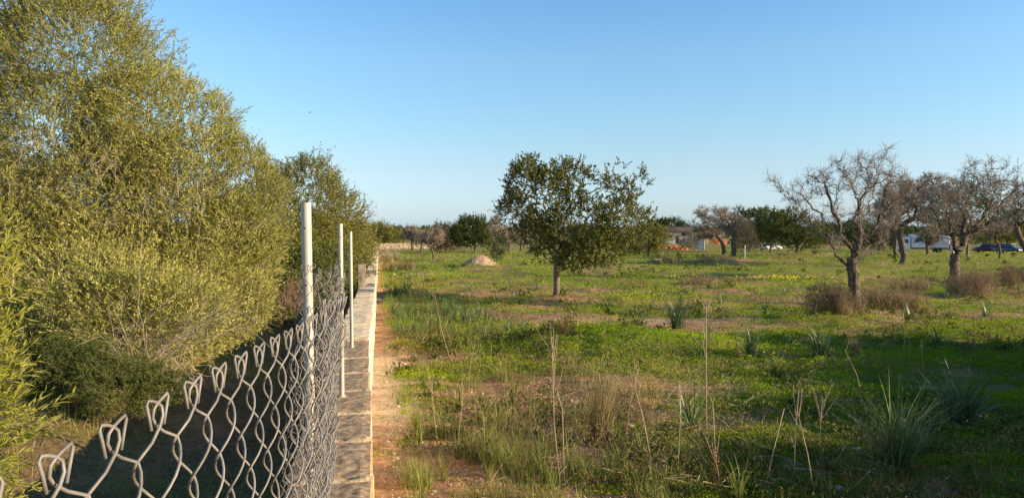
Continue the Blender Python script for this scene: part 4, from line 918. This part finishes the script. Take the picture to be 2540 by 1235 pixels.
def litter():
    # small stones of the bare soil
    r = np.random.default_rng(91); X, Y, Z = scatter_screen(26000, 640, 1320, 900, 2650, r); c = cover(X, Y)
    k = (X > 0.0) & (r.uniform(size=len(X)) < np.clip(.75-c, .015, 1)); X, Y, Z = X[k], Y[k], Z[k]; n = len(X)
    s_ = (.003+.0008*Z)*r.uniform(.4, 1.5, n)*(1+1.5*(r.uniform(size=n) > .97)); zg = ground(X, Y)+s_*.15
    oct_ = np.array([[1, 0, 0], [0, 1, 0], [-1, 0, 0], [0, -1, 0], [0, 0, .7], [0, 0, -.7]], float)
    V = np.stack([X, Y, zg], 1)[:, None]+oct_[None]*s_[:, None, None]*r.uniform(.6, 1.25, (n, 6, 1))
    F_ = np.array([[0, 1, 4], [1, 2, 4], [2, 3, 4], [3, 0, 4], [1, 0, 5], [2, 1, 5], [3, 2, 5], [0, 3, 5]])
    T = (np.arange(n)*6)[:, None, None]+F_[None]
    tag(mk('soil_stones', V.reshape(-1, 3), None, T.reshape(-1, 3), M['stone']), 'small pale stones and clods strewn over the bare soil', 'gravel', kind='stuff')
    # dry plant litter on the shaded bank left of the wall
    n = 26000; X = r.uniform(-7, -.5, n); Y = r.uniform(1, 26, n); P = np.stack([X, Y, ground(X, Y)+r.uniform(0, .05, n)], 1)
    V, Q, t = blades(P, r.uniform(0, 6.28, n), r.uniform(.04, .22, n), .006, r.uniform(.3, 1.4, n), r.uniform(-.2, .6, n), 2, None, r)
    tag(mk('bank_litter', V, Q, None, M['dryish'], t), 'dry stems and leaf litter on the shaded bank between olive and wall', 'litter', kind='stuff')
    n = 15000; X = r.uniform(-7.5, -.5, n); Y = r.uniform(1, 26, n); k = fbm(X*.8, Y*.8, 0, 95, 2) > .0; X, Y = X[k], Y[k]; n = len(X); P = np.stack([X, Y, ground(X, Y)], 1)
    V, Q, t = blades(P, r.uniform(0, 6.28, n), r.uniform(.06, .25, n), .007, np.abs(r.normal(0, .35, n)), r.uniform(0, 1, n), 3, None, r)
    tag(mk('bank_grass', V, Q, None, M['blade'], t), 'sparse dark grass on the shaded bank left of the wall', 'grass', kind='stuff')
litter()

def weeds():
    r = np.random.default_rng(97)
    for nm, m_, lab, n0, sd_, h0 in (('low_weeds', 'lentisk', 'dark green broad-leaved weeds in irregular clumps over the field', 2600, 111, .11), ('brown_weeds', 'rust', 'reddish brown dead weeds scattered in patches over the field', 1300, 112, .16), ('pale_weeds', 'dryish', 'pale dry weeds in patches over the field', 1500, 113, .20)):
        X, Y, Z = scatter_screen(n0, 620, 1300, 950, 2700, r); k = (X > .25) & (fbm(X*.35, Y*.35, 0, sd_, 2) > .08) & (Z < 110) & ((Z > 13) | (r.uniform(size=n0) < .35) | (m_ == 'dryish')); X, Y, Z = X[k], Y[k], Z[k]
        m = 34; i = np.repeat(np.arange(len(X)), m); hh = h0*r.uniform(.4, 1.6, len(X))*(1+Z/70); rd = hh*r.uniform(.6, 1.6, len(X))
        dx, dy = r.normal(size=len(i))*rd[i]*.5, r.normal(size=len(i))*rd[i]*.5; zz = r.uniform(0, 1, len(i))**1.3*hh[i]
        P = np.stack([X[i]+dx, Y[i]+dy, ground(X[i]+dx, Y[i]+dy)+zz], 1); d = r.normal(size=(len(i), 3))+np.array([0, 0, 1.])
        s_ = (.014+.0016*Z[i])*r.uniform(.6, 1.4, len(i)); V, Q, t = leaves(P, d, s_*1.9, s_*(.75 if m_ == 'lentisk' else .3), None, r)
        tag(mk(nm, V, Q, None, M[m_], t), lab, 'weeds', kind='stuff')
weeds()

# asphodel tufts
def asph_mesh(n, L, Wd, seed, lean=.55, curve=1.1):
    r = np.random.default_rng(seed); P = r.normal(size=(n, 3))*np.array([.02, .02, 0])*L/.4
    return blades(P, r.uniform(0, 6.28, n), L*r.uniform(.45, 1.1, n), Wd*r.uniform(.7, 1.2, n), np.abs(r.normal(0, lean*.6, n)), r.uniform(.1, curve, n), 6, None, r)
def tuft_parent(name, label, px, Z, n, L, Wd, m_, seed, group='asphodel tufts', cat='plant', **kw):
    t = thing(name, label, cat, at(px, Z), random.uniform(0, 6), group)
    V, Q, tt = asph_mesh(n, L, Wd, seed, **kw); mk('leaves', V, Q, None, M[m_], tt, True, t); return t
def Zy(y): return 2.3*F/(y-560) if y > 960 else 2.156/((y-560)/F-.018)
tuft_parent('asphodel', 'largest asphodel tuft with long arching blue-green leaves in the lower right corner', 2235, Zy(1180), 170, .90, .0155, 'asph', 301, lean=.6, curve=1.25)
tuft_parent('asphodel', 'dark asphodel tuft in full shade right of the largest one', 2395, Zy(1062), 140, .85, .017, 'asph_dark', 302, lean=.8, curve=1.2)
tuft_parent('asphodel', 'asphodel tuft half lit at the shadow edge right of the tall single stalk', 1865, Zy(900), 70, .7, .018, 'asph', 303, lean=.45)
tuft_parent('asphodel', 'asphodel tuft standing among pale dry grass below the nearest almond', 2035, Zy(905), 90, .8, .02, 'asph', 304, lean=.6)
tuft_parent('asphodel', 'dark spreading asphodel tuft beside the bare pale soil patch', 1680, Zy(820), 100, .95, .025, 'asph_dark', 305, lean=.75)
tuft_parent('asphodel', 'broad-leaved asphodel tuft among clover right of the bent stalk', 1715, Zy(1065), 40, .7, .024, 'asph', 306, lean=.75, curve=1.3)
small = tuft_parent('asphodel', 'small asphodel tuft scattered in the open field', 1510, Zy(775), 38, .6, .018, 'asph', 307, lean=.6)
r = np.random.default_rng(55)
spots = [(1625, 722), (1590, 790), (1440, 690), (1230, 760), (1265, 835), (1070, 790), (1330, 720), (1560, 700), (1760, 850), (1720, 730), (1400, 660), (1460, 725), (1300, 825), (1200, 830), (1790, 760), (1950, 740), (2260, 800), (2450, 790), (2330, 860), (2480, 740), (1900, 780), (1120, 690), (1280, 680), (1480, 660), (1680, 690), (2080, 690)]
for px, yy in spots:
    Z = Zy(yy); dup(small, at(px, Z), r.uniform(0, 6), r.uniform(.45, 1.15))
for k in range(64):
    if k < 46: x, y = W(0, 0)[0]+r.uniform(.3, 3.0), r.uniform(15.5, 22.5)
    else: x, y = r.uniform(.2, 1.8), r.uniform(28, 60)
    dup(small, (x, y, gz(x, y)), r.uniform(0, 6), r.uniform(.6, 1.1), 'asphodel tuft in the dense strip of leafy plants growing beside the block wall', 'asphodels crowding beside the wall')
near = tuft_parent('asphodel', 'young upright asphodel tuft in the near grass', 1230, Zy(1180), 30, .42, .009, 'blade', 308, lean=.35, curve=.7, group='young asphodel tufts in the foreground')
for k in range(46):
    yy = r.uniform(960, 1290); px = r.uniform(960, 1980) if yy > 1120 else r.uniform(960, 1320)
    x, y, z = at(px, Zy(yy))
    if x < .22: continue
    dup(near, (x, y, z), r.uniform(0, 6), r.uniform(.5, 1.05))
# light grass tufts and the fawn fountain of dry grass
tuft_parent('grass_tuft', 'upright fawn fountain of dry grass in the middle foreground', 1490, Zy(1105), 420, .80, .0075, 'dryish', 310, None, 'grass tuft', lean=.30, curve=.35)
tuft_parent('grass_tuft', 'short greenish grass skirt round the fawn dry tuft', 1535, Zy(1110), 130, .34, .007, 'blade', 311, None, 'grass tuft', lean=.6, curve=.6)
tuft_parent('grass_tuft', 'soft light green grass clump on the hummock right of centre', 1930, Zy(940), 260, .42, .009, 'blade', 312, None, 'grass tuft', lean=.8, curve=1.0)
tuft_parent('grass_tuft', 'straw-tipped grass tuft at the edge of the big shadow', 2125, Zy(915), 150, .40, .009, 'dryish', 313, None, 'grass tuft', lean=.5, curve=.6)
tuft_parent('grass_tuft', 'matted straw tuft on top of the green hummock', 1400, Zy(870), 170, .45, .010, 'dryish', 314, None, 'grass tuft', lean=1.1, curve=.5)
tuft_parent('grass_tuft', 'bushy green grass tuft in the shade right of the dry fountain', 1690, Zy(1160), 130, .34, .007, 'blade', 315, None, 'grass tuft', lean=.5, curve=.8)

# dry asphodel stalks
def stalk(label, pts, Zb, rad=.005, forks=5, seed=0, rusty=0):
    r = np.random.default_rng(seed); px0, y0 = pts[0]; o_ = at(px0, Zb)
    t = thing('dry_stalk', label, 'stalk', o_, CAMR, 'tall dry flower stalks')
    P = [np.array(rel(o_, px, y, Zb+.03*i)) for i, (px, y) in enumerate(pts)]; P[0] = np.array([0, 0, -.03])
    if len(P) == 2: P.insert(1, (P[0]+P[1])/2+r.normal(size=3)*.008)
    g = G(); n = len(P); g.tube(P, np.linspace(rad, rad*.55, n), 6); g.build('stem', M['stalk'], t, True)
    if forks:
        g = G()
        for k in range(forks):
            u = r.uniform(.62, .97); i = min(int(u*(n-1)), n-2); a = P[i]+(P[i+1]-P[i])*(u*(n-1)-i); d = unit(np.array([r.normal()*.5, r.normal()*.4, 1.1])); L = r.uniform(.12, .34)
            g.tube([a, a+d*L*.5, a+d*L+np.array([0, 0, .02])], [rad*.5, rad*.4, rad*.25], 4)
        g.build('side_twigs', M['stalk'], t)
    if rusty:
        m = rusty; u = r.uniform(.1, .9, m); i = np.minimum((u*(n-1)).astype(int), n-2); Pa = np.array(P); a = Pa[i]+(Pa[i+1]-Pa[i])*(u*(n-1)-i)[:, None]
        V, Q, tt = leaves(a+r.normal(size=(m, 3))*.025, r.normal(size=(m, 3)), .022, .016, None, r); mk('seed_heads', V, Q, None, M['rust'], tt, False, t)
ST = [([(1757, 1130), (1755, 950), (1753, 745)], 'tallest straight grey stalk with a forked tip, rising above the green hummock', .006, 7, 0),
      ([(1392, 1215), (1375, 1050), (1370, 850)], 'tall pale stalk with upswept twigs left of the fawn dry tuft', .005, 9, 0),
      ([(1402, 1215), (1396, 1020), (1380, 960)], 'bent reddish stalk close beside the upswept pale one', .005, 3, 0),
      ([(1622, 1165), (1600, 1050), (1577, 962)], 'thick pale leaning stalk ending abruptly', .007, 0, 0),
      ([(1550, 1120), (1565, 1000), (1588, 912)], 'thin stalk crossing in front of the dry tuft, leaning right', .004, 5, 0),
      ([(1684, 1190), (1690, 1060), (1692, 960)], 'grey stalk with brushy twigs right of the leaning stalk', .005, 9, 0),
      ([(1785, 1200), (1776, 1080), (1772, 1002), (1757, 975)], 'kinked stalk at the foot of the tallest one', .005, 1, 0),
      ([(1976, 1190), (1979, 1080), (1986, 970)], 'straight brownish stalk in the right foreground', .005, 3, 0),
      ([(2032, 1235), (2010, 1130), (1985, 1030)], 'whitish stalk leaning left in the right foreground', .005, 4, 0),
      ([(2055, 1170), (2040, 1090), (2045, 985)], 'wavy twiggy stalk before the largest asphodel', .004, 8, 0),
      ([(1905, 1200), (1925, 1120), (1950, 1015)], 'brown dry leaf blade standing left of the straight stalk', .006, 0, 0),
      ([(2249, 912), (2247, 850), (2243, 765)], 'lone stalk on the lit grass under the right-hand almonds', .006, 4, 0),
      ([(2296, 945), (2294, 900), (2291, 862)], 'short stalk standing in shade behind the lone stalk', .006, 2, 0),
      ([(2145, 990), (2130, 930), (2100, 870)], 'thin left-leaning stalk behind the yellow flowers', .005, 2, 0),
      ([(1160, 980), (1165, 920), (1176, 855)], 'white slender stalk on the left of the hummock shadow', .005, 3, 0),
      ([(1120, 900), (1095, 820), (1078, 728)], 'long faint stalk above the wallside grass', .006, 2, 0),
      ([(1800, 1250), (1785, 1170), (1770, 1100)], 'rust-brown seeded dock stalk at the bottom edge', .005, 2, 160),
      ([(1768, 900), (1764, 870), (1766, 830)], 'rusty seeded stalk on the right slope of the hummock', .006, 3, 120),
      ([(1840, 905), (1838, 880), (1830, 840)], 'second rusty seeded stalk farther right on the hummock', .006, 3, 100),
      ([(1130, 1120), (1140, 1050), (1148, 985)], 'pinkish dry stalk in the left foreground grass', .005, 4, 0),
      ([(1085, 1110), (1075, 1030), (1070, 960)], 'thin stalk left of the pinkish one', .004, 4, 0)]
for i, (pts, lab, rad, fk, rs) in enumerate(ST): stalk(lab, pts, Zy(pts[0][1]), rad, fk, 400+i, rs)
# fallen straw stems
r = np.random.default_rng(66); g = G()
for k in range(170):
    yy = r.uniform(900, 1260); x, y, z = at(r.uniform(1000, 2100), Zy(yy)); a = r.uniform(0, 6.28); L = r.uniform(.15, .6); e = (x+L*math.cos(a), y+L*math.sin(a))
    if x < .6 or e[0] < .4: continue
    g.tube([(x, y, z+.02), ((x+e[0])/2, (y+e[1])/2, gz((x+e[0])/2, (y+e[1])/2)+r.uniform(.04, .12)), (e[0], e[1], gz(*e)+r.uniform(.02, .2))], .0035, 4)
tag(g.build('fallen_stems', M['stalk']), 'fallen straw stems lying criss-cross in the foreground grass', 'stems', kind='stuff')

# flowers
def flowers(label, px, yy, n, spread, h, seed, s_=.016):
    o_ = at(px, Zy(yy)); t = thing('yellow_flowers', label, 'flowers', o_, CAMR, 'patches of yellow oxalis'); r = np.random.default_rng(seed)
    X = r.normal(size=n)*spread; Y = r.normal(size=n)*spread*.5; H = h*r.uniform(.6, 1.1, n); wx = o_[0]+X*CY+Y*SY; wy = o_[1]-X*SY+Y*CY
    Bz = ground(wx, wy)-o_[2]; P0 = np.stack([X, Y, Bz], 1); P1 = P0+np.stack([r.normal(size=n)*.03, r.normal(size=n)*.03, H], 1)
    V, Q = seg_tubes(P0, P1, np.full(n, .0025), np.full(n, .002), n=4); mk('stems', V, Q, None, M['clover'], np.full(len(V), .5), False, t)
    k = np.repeat(np.arange(n), 6); d = unit(r.normal(size=(n*6, 3))*np.array([1, 1, .4])+np.array([0, 0, .35]))
    V, Q, tt = leaves(P1[k]+r.normal(size=(n*6, 3))*.004, d, s_*1.5, s_, None, r); mk('blossoms', V, Q, None, M['petal'], tt, False, t)
flowers('row of drooping yellow oxalis flowers behind the largest asphodel', 2235, 1010, 22, .42, .20, 501, .014)
flowers('yellow flowers crowning the green hummock', 1415, 862, 26, .45, .16, 502, .018)
flowers('bright patch of yellow flowers in the grass left of the nearest almond', 1935, 698, 110, 1.1, .28, 503, .05)
flowers('yellow flowers right of the central carob trunk', 1655, 692, 45, 1.3, .25, 504, .045)
flowers('loose yellow flowers on the shadow edge right of the hummock', 1850, 900, 9, .5, .18, 505, .018)
flowers('faint yellow flowers in the grass before the gravel heap', 1050, 690, 16, .7, .2, 506, .03)
flowers('yellow-flowering strip in front of the dark parked cars', 2440, 630, 130, 4.5, .3, 507, .06)
flowers('scattered yellow flowers just right of the flower patch by the almond', 2030, 712, 30, 1.0, .22, 508, .035)
# single pale stones
for i, (px, yy, s_, lab) in enumerate([(1240, 905, .07, 'whitish rounded stone in the shadow of the hummock'), (1565, 1062, .05, 'small orange-lit stone by the dry grass tuft'), (1375, 800, .06, 'pale stone on bare ground behind the hummock'), (2130, 1120, .045, 'reddish stone left of the largest asphodel'), (2090, 1215, .05, 'grey stone at the lower right edge of the view'), (1505, 1045, .04, 'flat orange stone left of the dry grass fountain')]):
    r = np.random.default_rng(i); x, y, z = at(px, Zy(yy)); bm_ = __import__('bmesh').new(); __import__('bmesh').ops.create_icosphere(bm_, subdivisions=2, radius=s_)
    me = bpy.data.meshes.new('field_stone'); bm_.to_mesh(me); bm_.free(); V = np.zeros(len(me.vertices)*3, np.float32); me.vertices.foreach_get('co', V); V = V.reshape(-1, 3)
    V = V*(1+.35*fbm(V[:, 0]/s_*1.1+i*5, V[:, 1]/s_*1.1, V[:, 2]/s_*1.1, 5, 2))[:, None]*np.array([1.2, .9, .65]); me.vertices.foreach_set('co', V.astype(np.float32).ravel()); me.materials.append(M['stone'])
    ob = bpy.data.objects.new('field_stone', me); C.objects.link(ob); ob.location = (x, y, z+s_*.3); tag(ob, lab, 'stone')

# brown shrubs
def brown_shrub(label, px, yy, rx, rz, seed, n=220, L=.6, m_='twig_red', leafy=0, rad=.005):
    Z = Zy(yy); o_ = at(px, Z); s_ = Z/F; t = thing('brown_shrub', label, 'shrub', o_, CAMR, 'low twiggy shrubs in the field')
    rr_ = np.random.default_rng(seed+5); bl = []
    for q in range(13):
        cx = rr_.normal()*.6*rx*s_; h_ = rz*s_*rr_.uniform(.08, .45); bl.append((cx, rr_.normal()*rx*s_*.5, h_*.6, rx*s_*rr_.uniform(.12, .35), rx*s_*.25, h_))
    dry_twigs('stems', t, bl, int(n*.8), L*.75, rad*.7, m_, seed, (0, 0, 1.2), .4, 2)
    V, Q, tt = blades(in_blobs([(b[0], b[1], 0, b[3]*1.3, b[4], .02) for b in bl], int(n*1.6), rr_), rr_.uniform(0, 6.28, int(n*1.6)), L*rr_.uniform(.3, 1., int(n*1.6)), .002+.0006*Z, np.abs(rr_.normal(0, .3, int(n*1.6))), rr_.uniform(0, .7, int(n*1.6)), 3, None, rr_)
    mk('dry_blades', V, Q, None, M['dryish'], tt, False, t)
    if leafy:
        b2 = [(0, 0, rz*s_*.45, rx*s_, rx*s_*.6, rz*s_*.5), (rx*s_*.4, 0, rz*s_*.35, rx*s_*.6, rx*s_*.4, rz*s_*.4)]
        V, Q, tt, *_ = crown_leaves(b2, leafy, 8, .0012*Z+.015, (.0012*Z+.015)*.5, .12, seed, gap=-.4, lf=2., inner=.5); mk('leaves', V, Q, None, M['grey_bush'], tt, False, t)
brown_shrub('wide dark brown shrub left of the nearest almond trunk', 2050, 795, 70, 85, 601, 420, .55, leafy=900)
brown_shrub('reddish dry grasses and twigs right of the nearest almond trunk', 2180, 760, 75, 60, 602, 420, .7)
brown_shrub('rounded brown shrub at the foot of the V-forked almond', 2370, 735, 75, 60, 603, 420, .8, rad=.008)
brown_shrub('dark brown shrub at the right edge of the view', 2515, 712, 40, 55, 604, 300, .8, rad=.008, leafy=300)
brown_shrub('small brown shrub between the two big almonds', 2265, 720, 30, 40, 605, 160, .6, rad=.007)
brown_shrub('strip of brown weeds in front of the small olive sapling', 1740, 655, 100, 14, 606, 420, .6, rad=.012)
brown_shrub('patch of reddish weeds beside the block wall', 985, 672, 34, 20, 607, 220, .6, rad=.009)
brown_shrub('low dark twigs left of the nearest almond in the mid field', 1760, 705, 70, 16, 608, 260, .35, rad=.007)
brown_shrub('tuft of reeds against the far end of the block wall', 958, 648, 26, 34, 609, 260, .9, rad=.010, m_='twig_dry')
# a low leafless plant lying behind the largest shrub
# lentisk hedge standing just right of the view, whose shadow falls over the right foreground
hb = None
for i, (L, Z, sc) in enumerate([(7.2, 3.2, .95), (8.4, 5.2, 1.0), (9.3, 7.4, .95), (10.4, 9.4, 1.0), (11.5, 11.4, 1.1), (12.4, 13.0, 1.2)]):
    x, y = W(L, Z); z = gz(x, y)
    lab = ['hedge bush nearest the camera outside the right edge', 'second hedge bush outside the right edge', 'third hedge bush outside the right edge', 'fourth hedge bush outside the right edge', 'fifth hedge bush outside the right edge', 'farthest hedge bush outside the right edge'][i]
    if hb is None:
        hb = leafy_tree('hedge_bush', lab, 'bush', (x, y, z), 0, [(0, 0, -.05), (0, 0, .4)], [(0, 0, .85, 1.35, 1.35, .85), (.5, .6, .6, 1.0, 1.0, .7), (-.5, -.6, .6, 1.0, 1.0, .75), (0, 0, .35, 1.4, 1.4, .4)], (.08, .04, .16), 'lentisk', 'bark_olive', 91, rmax=.06, natt=120, ntw=3600, per=10, D=.2, inner=.35, lump=.2, gap=-.9, group='hedge of bushes beside the field')
    else: dup(hb, (x, y, z), i*1.7, sc, lab)
